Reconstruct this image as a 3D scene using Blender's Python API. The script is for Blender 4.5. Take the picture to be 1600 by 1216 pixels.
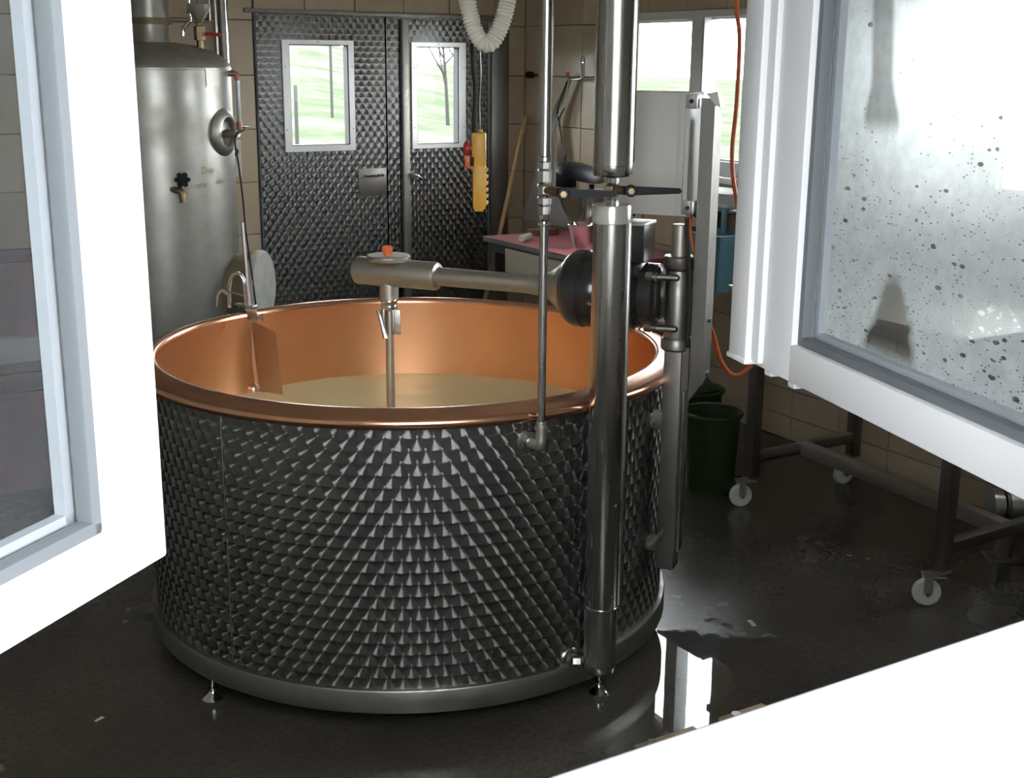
import bpy, bmesh, math, random
from mathutils import Vector, Matrix, noise
random.seed(7)
for o in list(bpy.data.objects): bpy.data.objects.remove(o)
SC = bpy.context.scene
COL = SC.collection
R = math.radians
# ------------------------------------------------------------------ camera
cam_d = bpy.data.cameras.new('camera')
cam_d.sensor_width = 36.0
cam_d.lens = 36.0 * 1976.0 / 1600.0
cam_d.clip_start = 0.02
cam_d.clip_end = 500
cam = bpy.data.objects.new('camera', cam_d); COL.objects.link(cam)
cam.matrix_world = Matrix.Translation((0, 0, 1.735)) @ Matrix.Rotation(R(-31.48), 4, 'Z') @ Matrix.Rotation(R(90 - 14.49), 4, 'X') @ Matrix.Rotation(R(0.474), 4, 'Z')
SC.camera = cam
# ------------------------------------------------------------------ sky: bright overcast, even all round
W = bpy.data.worlds.new('overcast_sky'); SC.world = W; W.use_nodes = True
bgn = W.node_tree.nodes['Background']
bgn.inputs[0].default_value = (0.93, 0.97, 1.0, 1)
bgn.inputs[1].default_value = 16.0
SC.view_settings.view_transform = 'Standard'
SC.view_settings.look = 'None'
SC.view_settings.exposure = 0.0
SC.view_settings.gamma = 1.0
SC.view_settings.use_curve_mapping = False
SC.cycles.max_bounces = 10
SC.cycles.diffuse_bounces = 5
SC.cycles.glossy_bounces = 5
SC.cycles.transparent_max_bounces = 16
SC.cycles.sample_clamp_indirect = 6.0

# ------------------------------------------------------------------ helpers
class MB:
    def __init__(s): s.bm = bmesh.new()
    def box(s, c, size, rot=None, bev=0.0):
        r = bmesh.ops.create_cube(s.bm, size=1.0)
        vs = r['verts']
        M = Matrix.Translation(c) @ (rot.to_4x4() if rot is not None else Matrix.Identity(4)) @ Matrix.Diagonal((*size, 1))
        bmesh.ops.transform(s.bm, matrix=M, verts=vs)
        if bev > 0:
            es = list({e for v in vs for e in v.link_edges})
            bmesh.ops.bevel(s.bm, geom=es, offset=bev, segments=2, affect='EDGES', profile=0.6)
        return s
    def lathe(s, prof, origin=(0, 0, 0), axis=(0, 0, 1), seg=32, cap0=False, cap1=False, a0=None):
        q = Vector(axis).normalized().to_track_quat('Z', 'Y').to_matrix()
        if Vector(axis).normalized() == Vector((0, 0, 1)): q = Matrix.Identity(3)
        o = Vector(origin); rings = []
        for (r, z) in prof:
            if r < 1e-6:
                rings.append([s.bm.verts.new(o + q @ Vector((0, 0, z)))])
            else:
                rings.append([s.bm.verts.new(o + q @ Vector((r * math.cos(2 * math.pi * k / seg), r * math.sin(2 * math.pi * k / seg), z))) for k in range(seg)])
        for a, b in zip(rings[:-1], rings[1:]):
            for k in range(seg):
                k2 = (k + 1) % seg
                if len(a) == 1 and len(b) == 1: continue
                if len(a) == 1: f = (a[0], b[k2], b[k])
                elif len(b) == 1: f = (a[k], a[k2], b[0])
                else: f = (a[k], a[k2], b[k2], b[k])
                s.bm.faces.new(f)
        if cap0 and len(rings[0]) > 2: s.bm.faces.new(list(reversed(rings[0])))
        if cap1 and len(rings[-1]) > 2: s.bm.faces.new(rings[-1])
        return s
    def cyl(s, p0, p1, r0, r1=None, seg=20, bev=0.0):
        p0 = Vector(p0); p1 = Vector(p1); L = (p1 - p0).length; r1 = r0 if r1 is None else r1
        if bev > 0: prof = [(r0 - bev, 0), (r0, bev), (r1, L - bev), (r1 - bev, L)]
        else: prof = [(r0, 0), (r1, L)]
        return s.lathe(prof, p0, p1 - p0, seg, True, True)
    def tube(s, pts, r, seg=10, sub=6, cap=True):
        P = smooth(pts, sub) if sub > 1 else [Vector(p) for p in pts]
        n = len(P); up = None; rings = []
        for i in range(n):
            t = (P[min(i + 1, n - 1)] - P[max(i - 1, 0)]).normalized()
            if up is None:
                up = t.orthogonal().normalized()
            up = (up - t * up.dot(t)).normalized()
            b = t.cross(up)
            rr = r(i) if callable(r) else r
            rings.append([s.bm.verts.new(P[i] + (up * math.cos(2 * math.pi * k / seg) + b * math.sin(2 * math.pi * k / seg)) * rr) for k in range(seg)])
        for a, c in zip(rings[:-1], rings[1:]):
            for k in range(seg): s.bm.faces.new((a[k], a[(k + 1) % seg], c[(k + 1) % seg], c[k]))
        if cap: s.bm.faces.new(list(reversed(rings[0]))); s.bm.faces.new(rings[-1])
        return s
    def prism(s, poly, ext):
        e = Vector(ext); a = [s.bm.verts.new(Vector(p)) for p in poly]; b = [s.bm.verts.new(Vector(p) + e) for p in poly]
        n = len(a); s.bm.faces.new(a); s.bm.faces.new(list(reversed(b)))
        for k in range(n): s.bm.faces.new((a[k], b[k], b[(k + 1) % n], a[(k + 1) % n]))
        return s
    def grid(s, fn, nu, nv):
        g = [[s.bm.verts.new(fn(i / nu, j / nv)) for j in range(nv + 1)] for i in range(nu + 1)]
        for i in range(nu):
            for j in range(nv): s.bm.faces.new((g[i][j], g[i + 1][j], g[i + 1][j + 1], g[i][j + 1]))
        return s

def smooth(pts, n=6):
    P = [Vector(p) for p in pts]; Q = [P[0] * 2 - P[1]] + P + [P[-1] * 2 - P[-2]]; out = []
    for i in range(1, len(Q) - 2):
        for k in range(n):
            t = k / n
            a, b, c, d = Q[i - 1], Q[i], Q[i + 1], Q[i + 2]
            out.append(0.5 * ((2 * b) + (c - a) * t + (2 * a - 5 * b + 4 * c - d) * t * t + (3 * b - a - 3 * c + d) * t ** 3))
    out.append(P[-1]); return out

WLOC = {}
def obj(name, mb, mat, parent=None, label=None, ang=35, uv=None, origin=None, recalc=True):
    me = bpy.data.meshes.new(name)
    if recalc: bmesh.ops.recalc_face_normals(mb.bm, faces=mb.bm.faces)
    vs = [v.co.copy() for v in mb.bm.verts]
    lo = Vector((min(v.x for v in vs), min(v.y for v in vs), min(v.z for v in vs)))
    hi = Vector((max(v.x for v in vs), max(v.y for v in vs), max(v.z for v in vs)))
    c = Vector(origin) if origin is not None else Vector(((lo.x + hi.x) / 2, (lo.y + hi.y) / 2, lo.z if parent is None else (lo.z + hi.z) / 2))
    if uv:
        L = mb.bm.loops.layers.uv.new('swirl')
        for f in mb.bm.faces:
            fc = f.calc_center_median()
            for l in f.loops: l[L].uv = uv(l.vert.co, fc)
    bmesh.ops.translate(mb.bm, vec=-c, verts=mb.bm.verts)
    mb.bm.to_mesh(me); mb.bm.free()
    me.shade_smooth(); me.set_sharp_from_angle(angle=R(ang))
    o = bpy.data.objects.new(name, me); COL.objects.link(o)
    if mat: me.materials.append(mat)
    if parent:
        o.parent = parent; o.location = c - WLOC[parent.name]
    else: o.location = c
    WLOC[o.name] = c
    if label: o['label'] = label
    return o
def tag(o, label, cat=None, group=None, kind=None):
    o['label'] = label
    if cat: o['category'] = cat
    if group: o['group'] = group
    if kind: o['kind'] = kind
    return o
def struct(name, mb, mat, label=None, uv=None, ang=35):
    o = obj(name, mb, mat, uv=uv, ang=ang); o['kind'] = 'structure'
    if label: o['label'] = label
    return o
def thing(name, label, cat, loc, group=None):
    o = bpy.data.objects.new(name, None); COL.objects.link(o); o.location = loc; o.empty_display_size = 0.1
    WLOC[o.name] = Vector(loc)
    return tag(o, label, cat, group)
def dup(root, delta, label, rotz=0.0):
    def cp(o, par):
        c = o.copy(); COL.objects.link(c); c.parent = par
        for ch in o.children: cp(ch, c)
        return c
    r = cp(root, None); r.location = Vector(root.location) + Vector(delta); r.rotation_euler.z += rotz
    r['label'] = label
    return r
def rotz(a): return Matrix.Rotation(R(a), 3, 'Z')

# ------------------------------------------------------------------ materials
def base_mat(name):
    m = bpy.data.materials.new(name); m.use_nodes = True
    nt = m.node_tree; return m, nt, nt.nodes['Principled BSDF']
def nd(nt, t, **k):
    n = nt.nodes.new(t)
    for a, v in k.items(): setattr(n, a, v)
    return n
def mth(nt, op, a, b=0.0, c=None):
    n = nd(nt, 'ShaderNodeMath', operation=op)
    for i, v in enumerate((a, b) if c is None else (a, b, c)):
        if isinstance(v, (int, float)): n.inputs[i].default_value = v
        else: nt.links.new(v, n.inputs[i])
    return n.outputs[0]
def mixc(nt, f, a, b):
    n = nd(nt, 'ShaderNodeMix', data_type='RGBA')
    for i, v in ((0, f), (6, a), (7, b)):
        if isinstance(v, (int, float)): n.inputs[i].default_value = v
        elif isinstance(v, tuple): n.inputs[i].default_value = (*v, 1)
        else: nt.links.new(v, n.inputs[i])
    return n.outputs[2]
def noisef(nt, scale, detail=4, rough=0.55, vec='Object', stretch=(1, 1, 1)):
    tc = nd(nt, 'ShaderNodeTexCoord'); mp = nd(nt, 'ShaderNodeMapping'); mp.inputs['Scale'].default_value = stretch
    nt.links.new(tc.outputs[vec], mp.inputs[0])
    n = nd(nt, 'ShaderNodeTexNoise'); n.inputs['Scale'].default_value = scale; n.inputs['Detail'].default_value = detail; n.inputs['Roughness'].default_value = rough
    nt.links.new(mp.outputs[0], n.inputs['Vector']); return n.outputs['Fac']
def ramp(nt, f, lo, hi, a=0.0, b=1.0):
    n = nd(nt, 'ShaderNodeMapRange'); nt.links.new(f, n.inputs[0])
    n.inputs[1].default_value = lo; n.inputs[2].default_value = hi; n.inputs[3].default_value = a; n.inputs[4].default_value = b
    return n.outputs[0]
def pm(name, col, rough=0.5, metal=0.0, col2=None, nscale=20, rvar=0.0, bump=0.0, bscale=60, stretch=(1, 1, 1), spec=None, lo=0.35, hi=0.65, coat=0.0):
    m, nt, p = base_mat(name)
    p.inputs['Base Color'].default_value = (*col, 1); p.inputs['Roughness'].default_value = rough; p.inputs['Metallic'].default_value = metal
    if spec is not None: p.inputs['Specular IOR Level'].default_value = spec
    if coat: p.inputs['Coat Weight'].default_value = coat
    if col2 or rvar:
        f = ramp(nt, noisef(nt, nscale, stretch=stretch), lo, hi)
        if col2: nt.links.new(mixc(nt, f, col, col2), p.inputs['Base Color'])
        if rvar: nt.links.new(ramp(nt, f, 0, 1, rough - rvar, rough + rvar), p.inputs['Roughness'])
    if bump:
        b = nd(nt, 'ShaderNodeBump'); b.inputs['Strength'].default_value = bump; b.inputs['Distance'].default_value = 0.01
        nt.links.new(noisef(nt, bscale, stretch=stretch), b.inputs['Height']); nt.links.new(b.outputs[0], p.inputs['Normal'])
    return m

def swirl_mat(name, col, sx, sy, rad, rough, aniso):
    """engine-turned sheet: overlapping discs of concentric scratches"""
    m, nt, p = base_mat(name)
    uvn = nd(nt, 'ShaderNodeUVMap', uv_map='swirl'); sp = nd(nt, 'ShaderNodeSeparateXYZ'); nt.links.new(uvn.outputs[0], sp.inputs[0])
    qx = mth(nt, 'DIVIDE', sp.outputs[0], sx); qy = mth(nt, 'DIVIDE', sp.outputs[1], sy)
    fy = mth(nt, 'FLOOR', qy); cur = None
    for dj in (0, 1):
        cj = mth(nt, 'ADD', fy, float(dj)); off = mth(nt, 'MULTIPLY', mth(nt, 'FLOORED_MODULO', cj, 2.0), 0.5)
        dy = mth(nt, 'MULTIPLY', mth(nt, 'SUBTRACT', qy, mth(nt, 'ADD', cj, 0.5)), sy)
        rx = mth(nt, 'SUBTRACT', qx, off); fx = mth(nt, 'FLOOR', rx)
        for di in (0, 1):
            dx = mth(nt, 'MULTIPLY', mth(nt, 'SUBTRACT', rx, mth(nt, 'ADD', fx, di + 0.5)), sx)
            d2 = mth(nt, 'ADD', mth(nt, 'MULTIPLY', dx, dx), mth(nt, 'MULTIPLY', dy, dy))
            if cur is None: cur = (dx, dy); continue
            ins = mth(nt, 'LESS_THAN', d2, rad * rad)
            def lerp(a, b): return mth(nt, 'ADD', a, mth(nt, 'MULTIPLY', ins, mth(nt, 'SUBTRACT', b, a)))
            cur = (lerp(cur[0], dx), lerp(cur[1], dy))
    tg = nd(nt, 'ShaderNodeTangent', direction_type='UV_MAP', uv_map='swirl')
    v1 = nd(nt, 'ShaderNodeVectorMath', operation='SCALE'); nt.links.new(tg.outputs[0], v1.inputs[0]); nt.links.new(cur[0], v1.inputs['Scale'])
    cz = nd(nt, 'ShaderNodeCombineXYZ'); nt.links.new(cur[1], cz.inputs[2])
    v2 = nd(nt, 'ShaderNodeVectorMath', operation='ADD'); nt.links.new(v1.outputs[0], v2.inputs[0]); nt.links.new(cz.outputs[0], v2.inputs[1])
    v3 = nd(nt, 'ShaderNodeVectorMath', operation='NORMALIZE'); nt.links.new(v2.outputs[0], v3.inputs[0])
    nt.nodes.remove(p); g = nd(nt, 'ShaderNodeBsdfAnisotropic', distribution='GGX')
    nt.links.new(v3.outputs[0], g.inputs['Tangent'])
    g.inputs['Color'].default_value = (*col, 1); g.inputs['Roughness'].default_value = rough; g.inputs['Anisotropy'].default_value = aniso
    g2 = nd(nt, 'ShaderNodeBsdfAnisotropic', distribution='GGX'); g2.inputs['Color'].default_value = (*[c * 0.6 for c in col], 1); g2.inputs['Roughness'].default_value = 0.5
    mx = nd(nt, 'ShaderNodeMixShader'); mx.inputs[0].default_value = 0.35; nt.links.new(g.outputs[0], mx.inputs[1]); nt.links.new(g2.outputs[0], mx.inputs[2])
    nt.links.new(mx.outputs[0], nt.nodes['Material Output'].inputs[0])
    return m

def glass_mat(name, haze=0.0, tint=(0.97, 0.98, 0.98), hazecol=(0.8, 0.83, 0.85)):
    m, nt, p = base_mat(name); nt.nodes.remove(p); out = nt.nodes['Material Output']
    t = nd(nt, 'ShaderNodeBsdfTransparent'); t.inputs[0].default_value = (*tint, 1)
    g = nd(nt, 'ShaderNodeBsdfGlossy'); g.inputs['Roughness'].default_value = 0.02
    fr = nd(nt, 'ShaderNodeFresnel'); fr.inputs[0].default_value = 1.22
    mx = nd(nt, 'ShaderNodeMixShader'); ge = nd(nt, 'ShaderNodeNewGeometry'); nt.links.new(mth(nt, 'MULTIPLY', fr.outputs[0], mth(nt, 'SUBTRACT', 1.0, ge.outputs['Backfacing'])), mx.inputs[0]); nt.links.new(t.outputs[0], mx.inputs[1]); nt.links.new(g.outputs[0], mx.inputs[2])
    last = mx.outputs[0]
    if haze:
        d = nd(nt, 'ShaderNodeBsdfDiffuse'); d.inputs[0].default_value = (*hazecol, 1)
        f = ramp(nt, noisef(nt, 6, 5), 0.3, 0.75, haze * 0.5, haze * 1.3)
        m2 = nd(nt, 'ShaderNodeMixShader'); nt.links.new(f, m2.inputs[0]); nt.links.new(last, m2.inputs[1]); nt.links.new(d.outputs[0], m2.inputs[2]); last = m2.outputs[0]
    nt.links.new(last, out.inputs[0]); return m

M = {}
M['swirl_vat'] = swirl_mat('engine_turned_steel_vat', (0.24, 0.237, 0.228), 0.0425, 0.0325, 0.0305, 0.225, -0.88)
M['swirl_door'] = swirl_mat('engine_turned_steel_door', (0.24, 0.237, 0.228), 0.047, 0.031, 0.0315, 0.27, -0.8)
M['steel'] = pm('brushed_steel', (0.46, 0.45, 0.43), 0.25, 1.0, rvar=0.05, nscale=40, stretch=(1, 1, 0.05))
M['steel_dark'] = pm('dull_steel', (0.27, 0.26, 0.24), 0.42, 1.0, rvar=0.07, nscale=30)
M['baffle'] = pm('copper_reflection_steel', (0.42, 0.34, 0.26), 0.34, 1.0)  # brown reflection of the copper kettle put into the steel colour
M['steel_sat'] = pm('satin_steel', (0.50, 0.48, 0.43), 0.45, 1.0, rvar=0.06, nscale=60)
M['chrome'] = pm('chrome', (0.75, 0.75, 0.74), 0.12, 1.0)
M['alu'] = pm('aluminium_frame', (0.62, 0.62, 0.62), 0.35, 1.0)
M['galv'] = pm('weathered_galvanised_sheet', (0.50, 0.50, 0.47), 0.42, 0.8, col2=(0.36, 0.345, 0.29), nscale=7, rvar=0.10, bump=0.03, bscale=14, lo=0.3, hi=0.75)
M['copper'] = pm('copper_wall', (0.88, 0.52, 0.30), 0.30, 1.0, col2=(0.80, 0.45, 0.25), nscale=5, rvar=0.04, lo=0.2, hi=0.8, bump=0.02, bscale=9)
M['copper_rim'] = pm('copper_rim', (0.78, 0.42, 0.27), 0.24, 1.0, col2=(0.66, 0.35, 0.23), nscale=9, rvar=0.03, lo=0.2, hi=0.8)
M['copper_strip'] = pm('tinned_copper', (0.72, 0.50, 0.40), 0.35, 1.0)
M['brass'] = pm('tarnished_brass', (0.32, 0.23, 0.13), 0.42, 1.0, col2=(0.20, 0.15, 0.10), nscale=30)
M['bronze_red'] = pm('reddish_bronze', (0.42, 0.22, 0.15), 0.45, 0.8)
M['milk'] = pm('curdling_milk', (0.95, 0.85, 0.52), 0.34, 0.0, col2=(0.92, 0.80, 0.46), nscale=5, bump=0.10, bscale=16)
M['black'] = pm('black_plastic', (0.008, 0.008, 0.009), 0.5, spec=0.2)
M['rubber'] = pm('black_rubber', (0.02, 0.02, 0.02), 0.7)
M['darkpaint'] = pm('black_enamel', (0.022, 0.023, 0.024), 0.22, 0.0, coat=0.3)
M['orange'] = pm('orange_plastic', (0.75, 0.14, 0.03), 0.4)
M['hose_orange'] = pm('orange_hose', (0.62, 0.13, 0.04), 0.35)
M['red'] = pm('red_plastic', (0.55, 0.03, 0.02), 0.4)
M['crate'] = pm('brownish_red_plastic', (0.13, 0.035, 0.03), 0.5, col2=(0.06, 0.04, 0.035), nscale=9)
M['bench'] = pm('grey_bench', (0.20, 0.19, 0.18), 0.6)
M['yellow'] = pm('yellow_plastic', (0.72, 0.40, 0.03), 0.42, col2=(0.66, 0.35, 0.03), nscale=20)
M['cabinet'] = pm('light_grey_enamel', (0.56, 0.55, 0.52), 0.45)
M['pvc'] = pm('white_pvc', (0.58, 0.585, 0.595), 0.36)
M['pvc_in'] = pm('white_window_paint', (0.74, 0.74, 0.73), 0.4)
M['jamb_shade'] = pm('jamb_shade_rubber', (0.035, 0.035, 0.036), 0.6)  # rubber black that also paints the shade of the door-window jambs
M['gasket'] = pm('grey_gasket', (0.10, 0.11, 0.12), 0.6)
M['spacer'] = pm('glazing_spacer', (0.34, 0.36, 0.39), 0.45, 0.3)
M['hose_white'] = pm('cream_corrugated_hose', (0.72, 0.68, 0.60), 0.45)
M['wood'] = pm('pale_wood', (0.50, 0.32, 0.14), 0.6, col2=(0.40, 0.25, 0.11), nscale=12, stretch=(8, 8, 0.6))
M['pink'] = pm('dusty_red_laminate', (0.42, 0.13, 0.14), 0.5, col2=(0.36, 0.11, 0.12), nscale=14)
M['beige_front'] = pm('beige_drawer_front', (0.52, 0.46, 0.36), 0.5)
M['apron'] = pm('white_oilcloth', (0.62, 0.60, 0.58), 0.5)
M['green'] = pm('green_plastic', (0.026, 0.052, 0.013), 0.5, col2=(0.020, 0.042, 0.010), nscale=8)
M['blue'] = pm('blue_plastic', (0.13, 0.27, 0.34), 0.5)
M['nylon'] = pm('white_nylon_wheel', (0.62, 0.60, 0.55), 0.5)
M['white_cloth'] = pm('white_paper', (0.82, 0.82, 0.84), 0.7)
M['outlet'] = pm('white_outlet', (0.62, 0.59, 0.54), 0.5)
M['letter'] = pm('yellow_green_lettering', (0.34, 0.40, 0.10), 0.6)
M['grey_cap'] = pm('pale_grey_insulation', (0.50, 0.50, 0.46), 0.7, col2=(0.42, 0.41, 0.36), nscale=12)
M['brown_drum'] = pm('brown_stained_steel', (0.26, 0.22, 0.14), 0.55, 0.4, col2=(0.18, 0.15, 0.10), nscale=10)
M['clear'] = pm('clear_cap_plastic', (0.62, 0.60, 0.56), 0.22, 0.6)
M['plaster'] = pm('white_plaster', (0.80, 0.78, 0.72), 0.8)
M['facade'] = pm('outer_render', (0.50, 0.48, 0.44), 0.85)
M['grout'] = pm('grout', (0.16, 0.14, 0.11), 0.85)
M['glass'] = glass_mat('clear_glass')
M['glass_dirty'] = glass_mat('streaked_glass', haze=0.018, hazecol=(0.76, 0.79, 0.86))
M['tree'] = pm('bark', (0.040, 0.038, 0.036), 0.9, spec=0.0)
M['post'] = pm('weathered_post', (0.042, 0.042, 0.042), 0.9, spec=0.0)
M['glare_ground'] = pm('added_glare_ground', (0.34, 0.33, 0.31), 0.9, spec=0.0, col2=(0.28, 0.27, 0.25), nscale=8)  # unseen pale ground, added to make the side window look white
M['leaf'] = pm('spring_leaves', (0.040, 0.052, 0.020), 0.8, spec=0.0)

# glazed beige tile, each tile a slightly different tone
def tile_mat():
    m, nt, p = base_mat('beige_glazed_tile')
    oi = nd(nt, 'ShaderNodeObjectInfo')
    c = mixc(nt, oi.outputs['Random'], (0.47, 0.38, 0.26), (0.55, 0.46, 0.33))
    c = mixc(nt, ramp(nt, noisef(nt, 7, 5), 0.4, 0.75, 0.0, 0.45), c, (0.42, 0.33, 0.22))
    nt.links.new(c, p.inputs['Base Color']); p.inputs['Roughness'].default_value = 0.28
    return m
M['tile'] = tile_mat()
M['tubeglass'] = pm('gauge_glass', (0.42, 0.46, 0.47), 0.08, 0.2)
# wet anthracite floor
def floor_mat():
    m, nt, p = base_mat('wet_anthracite_floor')
    c = mixc(nt, ramp(nt, noisef(nt, 3, 6, 0.65), 0.35, 0.7), (0.052, 0.047, 0.039), (0.078, 0.070, 0.058))
    c = mixc(nt, ramp(nt, noisef(nt, 60, 3, 0.7), 0.45, 0.75), c, (0.035, 0.032, 0.027))
    nt.links.new(c, p.inputs['Base Color'])
    # standing water: a puddle with a ragged edge beside the vat, damp film elsewhere
    tc = nd(nt, 'ShaderNodeTexCoord'); sx = nd(nt, 'ShaderNodeSeparateXYZ'); nt.links.new(tc.outputs['Object'], sx.inputs[0])
    ox, oy = PUD[0] - FLC[0], PUD[1] - FLC[1]
    dx = mth(nt, 'DIVIDE', mth(nt, 'SUBTRACT', sx.outputs[0], ox), 0.62); dy = mth(nt, 'DIVIDE', mth(nt, 'SUBTRACT', sx.outputs[1], oy), 0.62)
    d = mth(nt, 'SQRT', mth(nt, 'ADD', mth(nt, 'MULTIPLY', dx, dx), mth(nt, 'MULTIPLY', dy, dy)))
    d = mth(nt, 'ADD', d, mth(nt, 'MULTIPLY', mth(nt, 'SUBTRACT', noisef(nt, 7, 5, 0.6), 0.5), 0.9))
    dry = ramp(nt, d, 0.85, 0.95)
    nt.links.new(mth(nt, 'ADD', mth(nt, 'MULTIPLY', dry, ramp(nt, noisef(nt, 1.6, 4, 0.6), 0.42, 0.62, 0.16, 0.26)), 0.015), p.inputs['Roughness'])
    p.inputs['Specular IOR Level'].default_value = 0.40
    b = nd(nt, 'ShaderNodeBump'); b.inputs['Distance'].default_value = 0.004; nt.links.new(ramp(nt, dry, 0, 1, 0.03, 0.14), b.inputs['Strength'])
    nt.links.new(noisef(nt, 6, 2, 0.4), b.inputs['Height']); nt.links.new(b.outputs[0], p.inputs['Normal'])
    return m
FLC = (1.575, 3.5385); PUD = (2.08, 2.42)
M['floor'] = floor_mat()
def grass_mat():
    m, nt, p = base_mat('hillside_grass')
    c = mixc(nt, ramp(nt, noisef(nt, 0.5, 6, 0.65), 0.4, 0.62), (0.052, 0.063, 0.040), (0.085, 0.089, 0.074))
    nt.links.new(c, p.inputs['Base Color']); p.inputs['Roughness'].default_value = 0.95; p.inputs['Specular IOR Level'].default_value = 0.0; return m
M['grass'] = grass_mat()
# condensation on the inner sash pane: milky film of droplets with wiped streaks (uv: metres from the free edge, height)
def condensation_mat():
    m, nt, p = base_mat('steamed_glass'); nt.nodes.remove(p); out = nt.nodes['Material Output']
    uvn = nd(nt, 'ShaderNodeUVMap', uv_map='swirl'); sp = nd(nt, 'ShaderNodeSeparateXYZ'); nt.links.new(uvn.outputs[0], sp.inputs[0])
    t, z = sp.outputs[0], sp.outputs[1]
    def sstep(v, a, b):
        n = nd(nt, 'ShaderNodeMapRange', interpolation_type='SMOOTHSTEP'); nt.links.new(v, n.inputs[0]); n.inputs[1].default_value = a; n.inputs[2].default_value = b; return n.outputs[0]
    wob = mth(nt, 'MULTIPLY', mth(nt, 'SUBTRACT', noisef(nt, 14, 3, vec='UV'), 0.5), 0.05)
    # streak 1: long run from above ending in a drop
    c1 = mth(nt, 'ADD', mth(nt, 'MULTIPLY', mth(nt, 'SUBTRACT', 1.82, z), 0.12), 0.284)
    bulge = mth(nt, 'MULTIPLY', sstep(z, 1.72, 1.655), 0.018)
    d1 = mth(nt, 'SUBTRACT', mth(nt, 'ABSOLUTE', mth(nt, 'SUBTRACT', t, c1)), mth(nt, 'ADD', bulge, 0.026))
    s1 = mth(nt, 'MULTIPLY', sstep(d1, 0.010, -0.006), sstep(z, 1.632, 1.665))
    # streak 2: wiped fan low down
    w2 = mth(nt, 'MULTIPLY', mth(nt, 'SUBTRACT', 1.455, z), 0.55)
    d2 = mth(nt, 'SUBTRACT', mth(nt, 'ABSOLUTE', mth(nt, 'SUBTRACT', mth(nt, 'ADD', t, wob), 0.370)), w2)
    s2 = mth(nt, 'MULTIPLY', sstep(d2, 0.016, -0.010), mth(nt, 'MULTIPLY', sstep(z, 1.30, 1.345), sstep(z, 1.46, 1.41)))
    wipe = mth(nt, 'MAXIMUM', mth(nt, 'MULTIPLY', s1, 0.62), mth(nt, 'MULTIPLY', s2, 0.9))
    # clear droplets, thicker low down
    uvm = nd(nt, 'ShaderNodeMapping'); uvm.inputs['Scale'].default_value = (0.62, 1.35, 1); nt.links.new(uvn.outputs[0], uvm.inputs[0])
    vo = nd(nt, 'ShaderNodeTexVoronoi'); vo.inputs['Scale'].default_value = 95; nt.links.new(uvm.outputs[0], vo.inputs['Vector'])
    vs = nd(nt, 'ShaderNodeSeparateColor'); nt.links.new(vo.outputs['Color'], vs.inputs[0])
    dens = mth(nt, 'ADD', mth(nt, 'MULTIPLY', sstep(z, 1.75, 1.30), 0.36), mth(nt, 'MULTIPLY', mth(nt, 'SUBTRACT', noisef(nt, 9, 4, vec='UV'), 0.5), 0.5))
    drop = mth(nt, 'MULTIPLY', mth(nt, 'LESS_THAN', vs.outputs[0], dens), mth(nt, 'LESS_THAN', vo.outputs['Distance'], mth(nt, 'ADD', mth(nt, 'MULTIPLY', vs.outputs[1], 0.40), 0.12)))
    vo2 = nd(nt, 'ShaderNodeTexVoronoi'); vo2.inputs['Scale'].default_value = 230; nt.links.new(uvm.outputs[0], vo2.inputs['Vector'])
    vs2 = nd(nt, 'ShaderNodeSeparateColor'); nt.links.new(vo2.outputs['Color'], vs2.inputs[0])
    drop2 = mth(nt, 'MULTIPLY', mth(nt, 'LESS_THAN', vs2.outputs[0], mth(nt, 'MULTIPLY', dens, 1.1)), mth(nt, 'LESS_THAN', vo2.outputs['Distance'], mth(nt, 'ADD', mth(nt, 'MULTIPLY', vs2.outputs[1], 0.35), 0.10)))
    drop = mth(nt, 'MAXIMUM', mth(nt, 'MULTIPLY', drop, mth(nt, 'LESS_THAN', vs.outputs[2], 0.5)), mth(nt, 'MULTIPLY', drop2, 0.8))
    film = mth(nt, 'SUBTRACT', 1.0, mth(nt, 'MAXIMUM', wipe, mth(nt, 'MULTIPLY', drop, 0.8)))
    var = ramp(nt, noisef(nt, 30, 5, 0.7, vec='UV'), 0.3, 0.7, 0.72, 0.96)
    film = mth(nt, 'MULTIPLY', film, var)
    tr = nd(nt, 'ShaderNodeBsdfTransparent'); tr.inputs[0].default_value = (0.92, 0.93, 0.94, 1)
    df = nd(nt, 'ShaderNodeBsdfDiffuse'); df.inputs[0].default_value = (0.86, 0.89, 0.92, 1)
    tl = nd(nt, 'ShaderNodeBsdfTranslucent'); tl.inputs[0].default_value = (0.88, 0.91, 0.94, 1)
    rf = nd(nt, 'ShaderNodeBsdfRefraction'); rf.inputs['IOR'].default_value = 1.12; rf.inputs['Roughness'].default_value = 0.55; rf.inputs[0].default_value = (0.92, 0.95, 0.96, 1)
    m1 = nd(nt, 'ShaderNodeMixShader'); m1.inputs[0].default_value = 0.45; nt.links.new(df.outputs[0], m1.inputs[1]); nt.links.new(tl.outputs[0], m1.inputs[2])
    m2 = nd(nt, 'ShaderNodeMixShader'); m2.inputs[0].default_value = 0.26; nt.links.new(m1.outputs[0], m2.inputs[1]); nt.links.new(rf.outputs[0], m2.inputs[2])
    m3 = nd(nt, 'ShaderNodeMixShader'); nt.links.new(film, m3.inputs[0]); nt.links.new(tr.outputs[0], m3.inputs[1]); nt.links.new(m2.outputs[0], m3.inputs[2])
    nt.links.new(m3.outputs[0], out.inputs[0]); return m
M['steamed'] = condensation_mat()

# ------------------------------------------------------------------ dimensions of the room (metres; x along the window wall, y into the room)
XR, YB, XL, ZC = 4.15, 6.657, -1.0, 2.6
YF0, YF1 = 0.42, 0.69            # window wall, outer and inner face
VC = Vector((1.707, 3.392, 0))   # axis of the vat

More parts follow.
